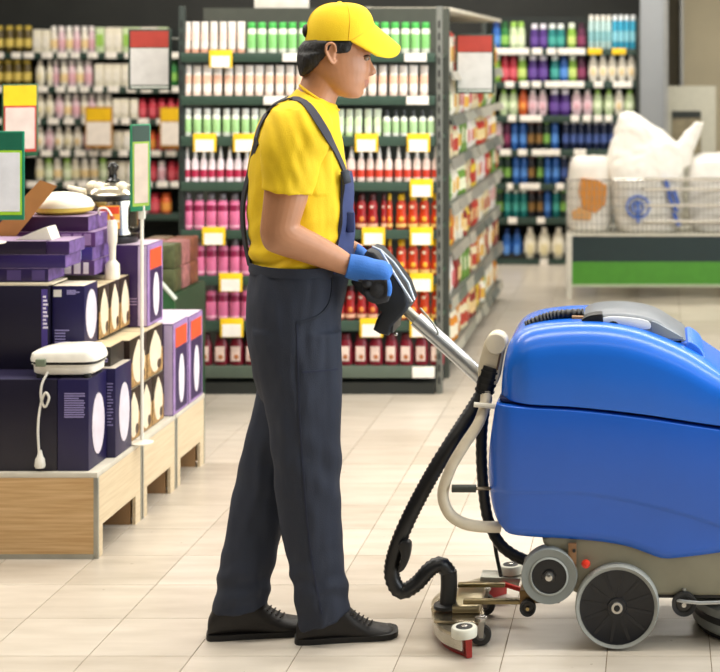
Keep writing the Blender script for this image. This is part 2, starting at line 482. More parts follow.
for r, nm in ((4, 'upper'), (5, 'middle'), (6, 'lower')):
    run('gel', r, 182, 300, 11.7, ['e0749c', '6d666a', '8e1f48', 'f0b4c6'], 'grey capped pink bottle in the %s pink row' % nm, 'pink bottles, %s row' % nm, 0.99, 0.5)
    run('round', r, 300, 384, 11.2, ['98171a', '4e1416', 'eab492', 'e58a3c', 'd8c0b0'], 'dark capped red bottle in the %s red row' % nm, 'red bottles, %s row' % nm, 1.02, 0.5)
    run('round', r, 384, 438, 11.6, ['c63a12', 'e0b414', 'f0c070', 'f2b02c', 'efe0c0'], 'yellow capped orange bottle in the %s red row' % nm, 'orange bottles, %s row' % nm, 1.02, 0.5)
run('squat', 7, 182, 262, 15.6, ['7a1728', '54101e', 'e6cabb', 'b06a3c'], 'cream labelled red soap bottle left of the man, bottom shelf', 'red soap bottles left, bottom shelf', 1.06, 0.4)
run('squat', 7, 262, 437, 15.2, ['861a2c', '5e1220', 'e8cfc0', 'b06a3c'], 'cream labelled red soap bottle on the bottom shelf, right run', 'red soap bottles right, bottom shelf', 1.06, 0.4)

# ---------------------------------------------------------------- aisle rack running back from the end display
AX = PX(441, GY) - 0.01
ay0, ay1 = GY + 0.46, 10.85
rack = empty('aisle_rack', (AX - 0.25, (ay0 + ay1) / 2, 0), 'long grocery rack running back along the aisle behind the end display', 'shelving')
MB().box(AX - 0.52, AX - 0.46, ay0, ay1, 0, 1.97).build('back_panel', mat('53564d', 0.6), rack, False)
MB().box(AX - 0.46, AX - 0.05, ay0, ay1, 0, 0.06).build('plinth', DARK, rack, False)
MB().box(AX - 0.46, AX + 0.0, ay0, ay1, 1.945, 1.965, 0.003).build('top_board', mat('d9d2bf', 0.5), rack)
for yy in (ay0 + .01, (ay0 + ay1) / 2, ay1 - .03):
    MB().box(AX - 0.46, AX - 0.43, yy, yy + 0.03, 0, 1.97).build('upright_post', STEEL, rack, False)
AZ = [0.13, 0.40, 0.66, 0.91, 1.15, 1.38, 1.62]
ORD = ['bottom', 'second', 'third', 'fourth', 'fifth', 'sixth', 'top']
pal = [('f0ead8', 'e8b64c', 'cream'), ('c9372a', 'f0d9a0', 'red'), ('e8d9b0', 'b8402e', 'buff'), ('d98a2b', 'f3e9cf', 'amber'), ('6f9a3a', 'eef0d0', 'green'), ('efe7df', 'd4606a', 'white'), ('e6c53a', 'b5362c', 'yellow'), ('2f5fa8', 'e9eef5', 'blue'), ('8c2f2a', 'eacb8f', 'maroon')]
for si, z in enumerate(AZ):
    sh = MB().box(AX - 0.46, AX, ay0, ay1, z - 0.02, z, 0.002).build('shelf', mat('6b6f66', 0.5), rack)
    seg = ay0
    while seg < ay1 - .1:
        e = min(ay1, seg + random.choice([.25, .35, .5])); t = random.uniform(.012, .03); dz = random.uniform(-.012, .012)
        MB().add([(AX + 0.002, seg, z - 0.045), (AX + 0.002, e, z - 0.045), (AX + 0.002, e, z + 0.004), (AX + 0.002, seg, z + 0.004), (AX + t, seg, z - 0.05 + dz), (AX + t, e, z - 0.05 + dz), (AX + 0.006, e, z + 0.004), (AX + 0.006, seg, z + 0.004)],
             [(0, 1, 2, 3), (4, 7, 6, 5), (0, 4, 5, 1), (3, 2, 6, 7), (0, 3, 7, 4), (1, 5, 6, 2)]).build('price_strip', mat(random.choice(['a8a698', '979488', '6f746c', 'bdb9aa']), 0.35, 0.2), sh, False)
        seg = e + random.choice([.004, .004, .08])
    yy = ay0 + 0.08
    while yy < ay1 - 0.05:
        kind = random.choice(['pouch', 'pouch', 'packet', 'jar'])
        wgt = [4, 2, 4, 2, 2, 4, 2, .7, 1] if si > 2 else [2, 4, 2, 3, 2, 2, 2, .5, 2]
        c = random.choices(pal, wgt)[0]
        nrep = random.choice([1, 2, 2, 3])
        for q in range(nrep):
            if yy > ay1 - 0.05: break
            ww = 0.086 if kind == 'jar' else 0.11
            lab = '%s food %s on the %s shelf of the aisle rack' % (c[2], kind, ORD[si])
            put(kind, (AX - 0.05 - random.uniform(0, .02), yy, z), [c[0], c[1], c[1]], lab, lab, (1, 1, random.uniform(1.05, 1.22)), 0, 0.4)
            yy += ww + 0.004

# ---------------------------------------------------------------- far racks on the back wall
def far_rack(name, px0, px1, Y, lipy, label, top):
    x0, x1 = PX(px0, Y), PX(px1, Y)
    u = empty(name, ((x0 + x1) / 2, Y + .2, 0), label, 'shelving')
    MB().box(x0, x1, Y + 0.38, Y + 0.42, 0, PZ(top, Y + .4)).build('back_panel', mat('232824', 0.7), u, False)
    MB().box(x0, x1, Y + 0.04, Y + 0.38, 0, 0.09).build('plinth', DARK, u, False)
    for x in (x0 - 0.015, x1 - 0.015):
        MB().box(x, x + 0.03, Y + 0.01, Y + 0.38, 0, PZ(top, Y)).build('side_panel', mat('3a403b', 0.6), u, False)
    zs, shs = [], []
    for ly in lipy:
        z = PZ(ly, Y)
        shs.append(MB().box(x0 + .016, x1 - .016, Y, Y + 0.01, z - 0.052, z + 0.004, 0.002).box(x0 + .016, x1 - .016, Y + 0.01, Y + 0.38, z - 0.02, z).build('shelf', mat('2b4036', 0.5), u))
        zs.append(z)
    return u, zs, shs

FY = 12.6
u, FZ, FS = far_rack('shelving_unit', 484, 638, FY, [49, 82, 116, 150, 184, 218, 260], 'tall dark rack of bottles at the far right before the grey pillar', 17)
def cards(shs, zs, Y, rows):
    for i, lst in rows.items():
        for a, b, c in lst:
            MB().box(PX(a, Y - .01), PX(b, Y - .01), Y - 0.012, Y - 0.004, zs[i] - 0.045, zs[i] + 0.006, 0.001).build('price_card', TAGY if c == 'y' else TAGW, shs[i])
cards(FS, FZ, FY, {0: [(496, 529, 'w'), (532, 542, 'w'), (547, 556, 'w'), (558, 585, 'w'), (588, 602, 'y'), (612, 626, 'y')], 1: [(505, 514, 'w'), (520, 529, 'w'), (532, 541, 'w'), (545, 584, 'w'), (594, 603, 'w'), (613, 632, 'w')],
                   2: [(508, 516, 'w'), (520, 542, 'w'), (571, 579, 'w'), (583, 591, 'w'), (594, 602, 'w'), (605, 612, 'w')], 3: [(500, 511, 'w'), (518, 527, 'w'), (532, 560, 'w'), (574, 586, 'w')], 4: [(507, 513, 'w'), (520, 540, 'w'), (556, 564, 'w')],
                   5: [(508, 517, 'w'), (537, 545, 'w')], 6: [(540, 548, 'w')]})
K = {'w': 'f2ead8', 'p': '4b2a78', 'P': 'e9c9cf', 'g': '2f7a3a', 'G': '86b23c', 't': '177a78', 'b': '2b62b0', 'B': '3aa7c9', 'n': '1d2748', 'r': 'c23040', 'o': 'd9632b', 'm': '5c2140', 'c': 'eee6cf', 'd': '20382f', 'k': '26242a', 'l': 'cfe0b0', 's': 'b9d6d2'}
CN = {'w': 'white', 'p': 'purple', 'P': 'pale pink', 'g': 'dark green', 'G': 'lime green', 't': 'teal', 'b': 'blue', 'B': 'sky blue', 'n': 'navy', 'r': 'red', 'o': 'orange', 'm': 'plum', 'c': 'cream', 'd': 'bottle green', 'k': 'black', 'l': 'pale lime', 's': 'pale aqua'}
CAP = {'w': 'f5f0e6', 'p': 'e8e2ea', 'P': 'f3e6e2', 'g': '1f5a2b', 'G': 'e8efd8', 't': 'e9efe8', 'b': '1d3c78', 'B': 'f0f4f4', 'n': 'c9cdd8', 'r': '9a2030', 'o': 'c2521f', 'm': '3a1428', 'c': 'f1ead9', 'd': '6fa04a', 'k': '7a4a3a', 'l': '9cc95a', 's': 'f1ece0'}
LBC = {'w': 'efd29a', 'p': '6a4a98', 'P': 'e3aeb6', 'g': '8cc05a', 'G': 'c9dc7a', 't': '4aa79a', 'b': '5a90d8', 'B': '8fd0de', 'n': '4a5f9a', 'r': 'd8606a', 'o': 'eea04a', 'm': '8a3a5a', 'c': 'e9dcae', 'd': '7fae52', 'k': '8c6a3a', 'l': 'e6eecb', 's': '8cc0c4'}
FORD = ['top', 'second', 'third', 'fourth', 'fifth', 'sixth', 'bottom']
def far_row(zs, Y, row, seq, kind, px0, step, where, s=1.0, ordn=FORD):
    x = px0
    for ch in seq:
        if ch != ' ':
            lab = '%s %s on the %s shelf of the %s' % (CN[ch], NM[kind].replace('_', ' '), ordn[row], where)
            q = s if isinstance(s, tuple) else (s, s, s)
            g_ = 1.0 if kind in ('carton', 'jug', 'jar') else 1.12
            put(kind, (PX(x + random.uniform(-.4, .4), Y + .07), Y + .07, zs[row]), [K[ch], CAP[ch], LBC[ch]], lab, lab, (q[0] * g_, q[1] * g_, q[2] * g_), random.uniform(-.2, .2))
        x += step
FR = 'far rack'
far_row(FZ, FY, 0, 'bgll', 'shampoo', 497, 8.2, FR, 1.0)
far_row(FZ, FY, 0, 'pptt', 'shampoo', 534.5, 8.8, FR, .92)
far_row(FZ, FY, 0, 'Gm', 'shampoo', 572, 9.5, FR, .95)
far_row(FZ, FY, 0, 'ssssBBBB', 'can', 591.5, 5.9, FR, (.8, .8, 1.1))
far_row(FZ, FY, 1, 'GrrG', 'shampoo', 497, 8.3, FR, 1.0)
far_row(FZ, FY, 1, 'pp', 'shampoo', 533, 10.5, FR, (1.1, 1, 1))
far_row(FZ, FY, 1, 'tbGm', 'shampoo', 555, 8.8, FR, 1.0)
far_row(FZ, FY, 1, 'wwwww', 'oval', 593, 9.7, FR, (1.05, 1, 1))
far_row(FZ, FY, 2, 'lloPP', 'oval', 504, 9.6, FR, (1.0, 1, .95))
far_row(FZ, FY, 2, 'pp', 'shampoo', 555, 9.8, FR, (1.15, 1, .98))
far_row(FZ, FY, 2, 'PPllwl', 'oval', 577, 10.6, FR, (1.0, 1, .95))
far_row(FZ, FY, 3, 'Pmbbkkdb', 'can', 499, 8.0, FR, .98)
far_row(FZ, FY, 3, 'nnnnnnnnn', 'can', 566, 7.6, FR, .98)
far_row(FZ, FY, 4, 'ddbbkdbbnnkkdbbnn', 'can', 500, 8.0, FR, .98)
far_row(FZ, FY, 5, 'dtttkkbtdnnttkbdn', 'can', 500, 8.0, FR, .95)
far_row(FZ, FY, 6, 'bb', 'jug', 507, 10.5, FR, (.82, .9, 1.0))
far_row(FZ, FY, 6, 'ccc', 'jug', 530, 14.2, FR, (.86, .9, 1.05))
far_row(FZ, FY, 6, 'bbcc', 'jug', 575, 15, FR, (.86, .9, 1.05))

LY = 13.1
u, LZ, LS = far_rack('shelving_unit', -26, 186, LY, [53, 87, 119, 151, 182, 214], 'long dark rack of pale cartons and bottles at the far left', 27)
LO = ['top', 'second', 'third', 'fourth', 'fifth', 'bottom']
cr = {}
for i in range(5):
    cr[i] = []
    x = -8 + random.uniform(0, 8)
    while x < 176:
        wd = random.choice([9, 10, 11]); cr[i].append((x, x + wd, 'w')); x += wd + random.choice([3, 5, 8])
cards(LS, LZ, LY, cr)
LR = 'far left rack'
K['y'] = '5a4a1c'; CN['y'] = 'brown'; CAP['y'] = 'c9b04a'; LBC['y'] = 'd8c060'
def lrow(row, seq, kind, px0, step, s=1.0): far_row(LZ, LY, row, seq, kind, px0, step, LR, s, LO)
lrow(0, 'yyyyy', 'can', -10, 9.6, (1.3, 1.2, .92))
lrow(0, 'cc', 'carton', 38, 8.5, (.95, 1, 1.05))
lrow(0, 'wPwPwP', 'shampoo', 54, 7.6, (.95, 1, 1.02))
lrow(0, 'lccllwwl', 'carton', 101, 9.0, (1, 1, 1.15))
lrow(1, 'yyyyy', 'can', -10, 9.2, (1.3, 1.2, .92))
lrow(1, 'cc', 'oval', 40, 9.5, (.95, 1, 1))
lrow(1, 'PwPwP', 'shampoo', 56, 8.0, (1, 1, 1.02))
lrow(1, 'ccccwcc', 'carton', 100, 9.0, (1, 1, 1.05))
lrow(1, 'Gg', 'can', 166, 8, .9)
lrow(2, 'ccP', 'oval', 40, 9.5, (.95, 1, .95))
lrow(2, 'wPwPww', 'shampoo', 68, 8.0, (1, 1, .95))
lrow(2, 'ccc', 'carton', 117, 9.0, (.9, 1, .9))
lrow(2, 'rrrrr', 'jar', 143, 9.4, (.9, .9, 1.1))
lrow(3, 'wPwcwPw', 'oval', 40, 9.5, (.95, 1, .92))
lrow(3, 'ccwP', 'carton', 110, 9.2, (.9, 1, .9))
lrow(3, 'orro', 'jar', 152, 9.2, (.9, .9, 1.1))
lrow(4, 'clwlcwwl', 'shampoo', 40, 9.0, (1, 1, .9))
lrow(4, 'ccwc', 'carton', 114, 9.2, (.9, 1, .9))
lrow(4, 'rPrr', 'jar', 153, 9.2, (.9, .9, 1.1))
lrow(5, 'PrPrPro', 'jar', 100, 11, 1.1)
for px, w_, Yc, nm in ((85.5, 27, 12.98, 'left of the pair'), (160, 24, 12.98, 'nearer the end display')):
    r_ = empty('price_sign', (PX(px + w_ / 2, Yc), Yc, PZ(147, Yc)), 'blurred yellow topped price sign on the far left rack, %s' % nm, 'sign')
    x0, x1 = PX(px, Yc), PX(px + w_, Yc)
    MB().box(x0, x1, Yc - 0.006, Yc + 0.004, PZ(148, Yc), PZ(107, Yc), 0.001).build('frame', mat('b07a2a', 0.5), r_)
    MB().box(x0 + .012, x1 - .012, Yc - 0.009, Yc - 0.005, PZ(121, Yc), PZ(108.5, Yc)).build('header_band', mat('e8b90f', 0.5), r_, False)
    MB().box(x0 + .012, x1 - .012, Yc - 0.009, Yc - 0.005, PZ(145, Yc), PZ(122, Yc)).build('card', mat('eadfd2', 0.6), r_, False)
    MB().box((x0 + x1) / 2 - .02, (x0 + x1) / 2 + .02, Yc + 0.003, LY - 0.001, PZ(121, Yc), PZ(119.2, Yc)).build('clip', DARK, r_, False)

def fit_rows():
    """neighbours on a shelf are narrowed until they stand free of each other"""
    rows = {}
    for lst in PLACED.values():
        for o in lst:
            if 'aisle rack' in o['label']: continue
            rows.setdefault((round(o.location.z, 3), o.location.y > 9, o.location.y > 12.9), []).append(o)
    for lst in rows.values():
        lst.sort(key=lambda o: o.location.x)
        hw = []
        for o in lst:
            vs = o.data.vertices
            a, b_ = max(abs(v.co.x) for v in vs) * o.scale.x * 1.02, max(abs(v.co.y) for v in vs) * o.scale.y * 1.02
            if abs(a - b_) > .004: o.rotation_euler.z *= .25
            hw.append(a * abs(math.cos(o.rotation_euler.z)) + b_ * abs(math.sin(o.rotation_euler.z)))
        f = [1.0] * len(lst)
        for i in range(len(lst) - 1):
            gap = lst[i + 1].location.x - lst[i].location.x - .0008
            k = gap / (hw[i] + hw[i + 1])
            if k < 1: f[i], f[i + 1] = min(f[i], k), min(f[i + 1], k)
        for o, k in zip(lst, f):
            if k < 1: o.scale = (o.scale.x * max(k, .5), o.scale.y * max(k, .5), o.scale.z)
fit_rows()
number_labels()
# ---------------------------------------------------------------- red topped aisle signs
def red_sign(px0, px1, py0, py1, Y, hook_x, label):
    x0, x1, z0, z1 = PX(px0, Y), PX(px1, Y), PZ(py1, Y), PZ(py0, Y)
    r = empty('aisle_sign', ((x0 + x1) / 2, Y, z0), label, 'sign')
    MB().box(x0, x1, Y - .008, Y + .008, z0, z1, .003).build('frame', mat('1c3328', .45), r)
    zs = z1 - (z1 - z0) * .30
    MB().box(x0 + .013, x1 - .013, Y - .0105, Y - .007, zs, z1 - .010).build('header_band', mat('b03f34', .5), r, False)
    MB().box(x0 + .013, x1 - .013, Y - .0105, Y - .007, z0 + .026, zs - .004).build('card', mat('d2d0cc', .5), r, False)
    MB().box(x0 + .013, x1 - .013, Y - .0105, Y - .007, z0 + .010, z0 + .020).build('footer_line', mat('cfd6cc', .5), r, False)
    zz = z1 - .05
    MB().tube([(hook_x, Y + .012, zz), (x1 - .02 if hook_x < x0 else x0 + .02, Y + .012, zz)], .005, 6).build('bracket_arm', STEEL, r)
red_sign(455.5, 494.5, 34, 93.5, 8.45, AX - 0.02, 'red topped white price sign jutting from the aisle rack')
red_sign(128.5, 171.5, 29, 90, 8.0, gx0 - 0.012, 'red topped white price sign left of the end display')

# ---------------------------------------------------------------- packing counter, baskets and bags at the right
CY_ = 10.8
cx0, cx1 = PX(566, CY_), PX(1010, CY_)
ct = empty('packing_counter', ((cx0 + cx1) / 2, CY_ + .3, 0), 'low counter with dark teal and bright green front boards', 'counter')
zt = PZ(234, CY_)
MB().box(cx0, cx1, CY_ + .0, CY_ + .62, zt - .016, zt, .003).build('top_board', mat('d9d6c6', .4), ct)
MB().box(cx0 + .01, cx1 - .01, CY_ + .012, CY_ + .03, PZ(262, CY_), zt - .016).build('front_board', mat('1b2f30', .5, var=.05), ct, False)
MB().box(cx0 + .01, cx1 - .01, CY_ + .010, CY_ + .03, PZ(284.5, CY_), PZ(262, CY_)).build('front_board', mat('4a9029', .5, var=.05), ct, False)
MB().box(cx0 + .01, cx1 - .01, CY_ + .008, CY_ + .032, PZ(287, CY_), PZ(284.5, CY_)).build('edge_trim', mat('b9c4a4', .4), ct, False)
for x in (cx0 + .0, cx1 - .045):
    for y in (CY_ - .012, CY_ + .58): MB().box(x, x + .042, y, y + .042, 0, zt - (.016 if y > CY_ else -.004), .004).build('leg', mat('d8d3c4', .4), ct)

def bag(name, slices, Y, hd, colr, label, prints, voxel=.016, amp=.018, extra=None):
    r = empty(name, (PX((slices[0][1] + slices[0][2]) / 2, Y), Y, zt), label, 'bag')
    mb = MB()
    def rg(sl, hdf=1, yo=0):
        out = []
        for py, a, b, h in sl:
            z = max(PZ(py, Y), zt + .001); xa, xb = PX(a, Y), PX(b, Y)
            ring = []
            for k in range(20):
                t = 2 * PI * k / 20; c, s = math.cos(t), math.sin(t)
                ring.append(((xa + xb) / 2 + (xb - xa) / 2 * math.copysign(abs(c) ** .7, c), Y + yo + h * math.copysign(abs(s) ** .7, s), z))
            out.append(ring)
        return out
    mb.rings(rg(slices))
    if extra:
        for e in extra: mb.rings(rg(e))
    me = remesh(mb, voxel, 3, 'bag_body')
    def lump(p):
        q = Vector((p.x * 7, p.y * 7, p.z * 5))
        return (noise.noise(q) * amp + abs(noise.noise(q * 2.3)) * amp * .8) * min(1, max(0, (p.z - zt - .01) / .08))
    push(me, lump)
    for v in me.vertices:
        if v.co.z < zt + .001: v.co.z = zt + .001
    me.materials.append(mat(colr, .35, var=.04, scale=8, bump=.4, bscale=30))
    me.transform(W[r].inverted()); shade(me, 1.2)
    linkmesh('bag_body', me, r)
    for nm, shape, c in prints: shape.build(nm, mat(c, .5), r, False)
    return r

by = 11.06
y1 = by - .185
pr1 = MB().prism([(PX(a, y1), PZ(b, y1)) for a, b in ((581, 178), (597, 180), (607, 186), (605, 205), (596, 213), (583, 208), (579, 192))], y1 - .004, y1 + .02)
pr2 = MB().prism([(PX(a, y1), PZ(b, y1)) for a, b in ((572, 212), (580, 207), (592, 213), (590, 220), (573, 219))], y1 - .003, y1 + .02)
bag('shopping_bag', [(234, 570, 609, .15), (225, 568, 611, .17), (205, 568, 611, .17), (180, 568, 611, .165), (165, 569, 611, .15), (158, 572, 609, .12), (156, 576, 606, .08)], by, .17, 'f4efe4', 'white sack with orange print at the left end of the counter',
    [('orange_print', pr1, 'd98a1f'), ('orange_print', pr2, 'e0a45a')], amp=.008)
ym = by - .25
ring = MB()
cpt = P(638, 207, ym)
for rad, hw in ((.085, .012), (.045, .010)):
    out = [(cpt.x + rad * math.cos(a), cpt.z + rad * .95 * math.sin(a)) for a in [2 * PI * k / 24 for k in range(24)]]
    inn = [(cpt.x + (rad - hw) * math.cos(a), cpt.z + (rad - hw) * .95 * math.sin(a)) for a in [2 * PI * k / 24 for k in range(24)]]
    ring.rings([[(x, ym - .006, z) for x, z in out], [(x, ym - .006, z) for x, z in inn], [(x, ym + .05, z) for x, z in inn], [(x, ym + .05, z) for x, z in out]], cap=False, closed=True)
ring.box(cpt.x - .009, cpt.x + .009, ym - .006, ym + .05, cpt.z - .11, cpt.z + .04)
st = MB()
for a, b, c, d in ((663, 178, 668, 195), (667, 196, 675, 212), (672, 213, 677, 226), (672, 190, 676, 204)):
    st.prism([(PX(a, ym), PZ(b, ym)), (PX(a + 4, ym), PZ(b, ym)), (PX(c + 4, ym), PZ(d, ym)), (PX(c, ym), PZ(d, ym))], ym - .005, ym + .05)
bag('shopping_bag', [(234, 618, 676, .20), (225, 615, 680, .22), (205, 613, 682, .225), (185, 611, 682, .225), (172, 608, 684, .21), (160, 606, 684, .19), (148, 611, 680, .16), (136, 616, 668, .12), (126, 617, 654, .09), (117, 619, 643, .05), (112, 622, 634, .02)], by, .2, 'f6f2e8',
    'big bulging white plastic carrier with a round blue emblem', [('blue_emblem', ring, '4a6fc0'), ('blue_stripe', st, '3a5aa8')], amp=.02,
    extra=[[(166, 664, 690, .10), (152, 668, 692, .08), (140, 680, 698, .05), (130, 688, 702, .03), (122, 695, 705, .02)]])
bag('shopping_bag', [(234, 694, 756, .18), (225, 690, 760, .2), (200, 688, 762, .2), (175, 688, 760, .19), (160, 692, 756, .16), (154, 700, 748, .1)], by, .2, 'f4f1ea', 'plain white sack at the right edge of the counter', [], amp=.012)
def basket(px0, px1, Yb, label, rails):
    x0, x1 = PX(px0, Yb), PX(px1, Yb)
    r = empty('wire_basket', ((x0 + x1) / 2, Yb + .25, zt), label, 'basket')
    ztop = PZ(180, Yb)
    wr = MB()
    nv = int((px1 - px0) / 4.6)
    yb2 = Yb + .52
    for k in range(nv + 1):
        x = x0 + (x1 - x0) * k / nv
        for y in (Yb, yb2): wr.tube([(x, y, zt + .003), (x, y, ztop)], .0028, 5)
    for k in range(7):
        z = zt + .006 + (ztop - zt - .006) * k / 6
        wr.tube([(x0, Yb, z), (x1, Yb, z), (x1, yb2, z), (x0, yb2, z)], .003, 5, closed=True)
    wr.build('wire_grid', mat('8f8a7c', .3, .8), r)['kind'] = 'stuff'
    MB().tube([(x0, Yb, ztop), (x1, Yb, ztop), (x1, yb2, ztop), (x0, yb2, ztop)], .006, 6, closed=True).build('rim', mat('c9c6bd', .2, 1), r)
    if rails:
        for ry in (179, 189, 205, 221):
            MB().tube([(PX(644, Yb - .02), Yb - .012, PZ(ry, Yb)), (x1, Yb - .012, PZ(ry, Yb))], .012, 8).build('chrome_rail', mat('e6e4de', .15, .9), r)
basket(566.5, 612, CY_ + .02, 'narrow wire basket holding the orange printed sack', False)
basket(614, 784, CY_ + .02, 'wide chrome railed wire basket around the white carrier', True)
nb = empty('notice_board', (PX(683, 13.3), 13.3, 0), 'pale display panel with a dark food poster beside the pillar', 'notice board')
MB().box(PX(653, 13.3), PX(716, 13.3), 13.3, 13.34, 0, PZ(86, 13.3), .004).build('panel', mat('c4c1ae', .5, var=.04), nb)
MB().box(PX(672, 13.29), PX(701, 13.29), 13.288, 13.3, PZ(153, 13.29), PZ(111, 13.29)).build('poster', mat('8f8468', .5, var=.3, scale=14), nb, False)
MB().box(PX(672, 13.28), PX(701, 13.28), 13.282, 13.289, PZ(118, 13.29), PZ(111, 13.29)).build('poster_band', mat('2a2f2a', .5), nb, False)

# ---------------------------------------------------------------- display pallets
def wood(c0, c1):
    m = bpy.data.materials.new('wood_grain'); m.use_nodes = True
    nt = m.node_tree; b = nt.nodes['Principled BSDF']
    g_ = nt.nodes.new('ShaderNodeNewGeometry'); mp = nt.nodes.new('ShaderNodeMapping'); mp.inputs['Scale'].default_value = (3, 3, 70)
    nz = nt.nodes.new('ShaderNodeTexNoise'); nz.inputs['Scale'].default_value = 1.6; nz.inputs['Detail'].default_value = 6
    r_ = nt.nodes.new('ShaderNodeValToRGB'); r_.color_ramp.elements[0].position = .35; r_.color_ramp.elements[1].position = .7
    r_.color_ramp.elements[0].color = (*lin(c0), 1); r_.color_ramp.elements[1].color = (*lin(c1), 1)
    nt.links.new(g_.outputs['Position'], mp.inputs['Vector']); nt.links.new(mp.outputs['Vector'], nz.inputs['Vector'])
    nt.links.new(nz.outputs['Fac'], r_.inputs['Fac']); nt.links.new(r_.outputs['Color'], b.inputs['Base Color'])
    b.inputs['Roughness'].default_value = .5
    return m
WOODF = wood('c29a66', 'dcb988')
WOODS = wood('d2bd9a', 'dfccab')
METAL = mat('a9a89e', .35, .6)
PXR = -1.895
PZT = 0.292
PN = ['nearest display pallet, with a full wooden front board', 'middle display pallet below the iron boxes', 'farthest display pallet below the orange patched purple boxes']
pal_y = [(5.215, 5.662), (5.672, 6.062), (6.072, 6.452)]
for (a, b), nm in zip(pal_y, PN):
    r = empty('display_pallet', (PXR - .35, (a + b) / 2, 0), 'pale wooden ' + nm, 'pallet')
    xl = PXR - .80
    MB().box(xl, PXR, a, b, PZT - .018, PZT, .002).build('deck', mat('cfc8b8', .5), r)
    MB().box(xl + .012, PXR - .012, a + .001, a + .016, .012, PZT - .018).build('front_board', WOODF, r, False)
    MB().box(xl + .012, PXR - .012, b - .016, b - .001, .012, PZT - .018).build('back_board', WOODF, r, False)
    for x in (PXR - .012, xl):
        MB().prism([(a + .012, 0), (a + .05, 0), (a + .05, .105), (b - .065, .105), (b - .065, 0), (b - .012, 0), (b - .012, PZT - .018), (a + .012, PZT - .018)], x, x + .012, 'X').build('side_board', WOODS, r, False)
        for y in (a, b - .012): MB().box(x - .002, x + .014, y, y + .012, 0, PZT - .017, .002).build('corner_post', METAL, r)
    MB().box(xl + .012, PXR - .012, a - .003, a + .006, 0, .016).build('kick_rail', METAL, r, False)
    MB().box(xl + .02, PXR - .02, (b - .065), (b - .055), .0, .10).build('inner_board', mat('a8835a', .6), r, False)

NAVY, NAVYB, PURP, LILAC = '130f24', '1c1645', '36204f', 'bda4cc'
def carton(x0, x1, y0, y1, z0, z1, colr, label, group=None, side=None, name='product_box', lines=None, top=None, patch=None):
    """printed carton; prints are thin pieces on its faces"""
    o = MB().box(x0, x1, y0, y1, z0, z1, .002).build(name, mat(colr, .4, var=.08, scale=9))
    tag(o, label, 'box', group)
    if top: MB().box(x0 + .003, x1 - .003, y0 + .003, y1 - .003, z1 - .0005, z1 + .0008).build('lid_flap', mat(top, .5), o, False)
    if side: MB().box(x1 - .0005, x1 + .0007, y0 + .003, y1 - .003, z0 + .003, z1 - .003).build('side_print', mat(side, .4, var=.15, scale=20), o, False)
    if lines:
        lm = MB()
        for fx0, fx1, fz0, fz1, n in lines:
            for k in range(n):
                z = z0 + (z1 - z0) * (fz0 + (fz1 - fz0) * (k + .5) / n)
                e = fx1 - (fx1 - fx0) * random.choice([0, .05, .3])
                lm.box(x0 + (x1 - x0) * fx0, x0 + (x1 - x0) * e, y0 - .0008, y0 + .0005, z - .0022, z + .0022)
        lm.build('printed_lines', mat('8f86b8', .5), o, False)['kind'] = 'stuff'
    return o

def oval_print(o, x, yc, ry, zc, rz, c='dcd2dc', name='picture_oval', tip=0.0):
    pts = []
    for k in range(20):
        t = 2 * PI * k / 20
        yy, zz = ry * math.cos(t), rz * math.sin(t)
        if tip and zz > 0: yy *= (1 - tip * (zz / rz) ** 2)
        pts.append((yc + yy, zc + zz))
    MB().prism(pts, x - .0005, x + .0016, 'X').build(name, mat(c, .45), o, False)

# bottom navy row
b = carton(-2.52, PX(57.5, 5.24), 5.235, 5.405, PZT, .603, NAVY, 'wide plain navy carton at the bottom left of the pile', top='2b2745')
b = carton(PX(58, 5.24), -1.932, 5.235, 5.405, PZT, .603, NAVYB, 'slim navy carton with small print below the white sandwich maker', lines=[(.22, .88, .58, .86, 11)], top='3a3450')
oval_print(b, -1.9315, 5.322, .058, .435, .105)
b = carton(-2.2, -1.902, 5.409, 5.575, PZT, .605, NAVYB, 'navy carton with white oval standing behind the slim one', lines=[(.90, .97, .35, .85, 14)], top='cfc4b4')
oval_print(b, -1.9015, 5.495, .052, .435, .105)
# second layer
b = carton(-2.55, PX(49, 5.41), 5.405, 5.55, .6045, .897, NAVY, 'large plain navy carton with lettered edge behind the appliance', top='e9dfc8')
xx = PX(49, 5.41)
MB().box(PX(41.5, 5.405), PX(47.5, 5.405), 5.4042, 5.4055, .68, .885).build('edge_band', mat('4a3a86', .5), b, False)
lt = MB()
for k in range(9): lt.box(PX(43, 5.404), PX(46 + (k % 3), 5.404), 5.4032, 5.4045, .855 - k * .0135, .862 - k * .0135)
lt.build('printed_lettering', mat('e6e0f0', .5), b, False)['kind'] = 'stuff'
b = carton(-2.135, -1.93, 5.44, 5.578, .6065, .675, '2a241f', 'flat dark carton under the navy oval box', lines=[(.70, .95, .2, .8, 5)], top='d8c49c')
TAN = 'b08a52'
def irons(o, x, y0, y1, z0, z1, n):
    MB().box(x - .0005, x + .0012, y0 + .004, y1 - .004, z0 + .004, z0 + (z1 - z0) * .52).build('side_print', mat('a8834f', .5, var=.5, scale=55), o, False)
    for k in range(n):
        yc = y0 + (y1 - y0) * (k + .5) / n
        oval_print(o, x + .001, yc, (y1 - y0) / n * .36, z0 + (z1 - z0) * .50, (z1 - z0) * .44, 'ecdcc0', 'iron_picture', .75)
        oval_print(o, x + .002, yc + (y1 - y0) / n * .22, (y1 - y0) / n * .12, z0 + (z1 - z0) * .2, (z1 - z0) * .10, '4a3626', 'iron_handle_picture')
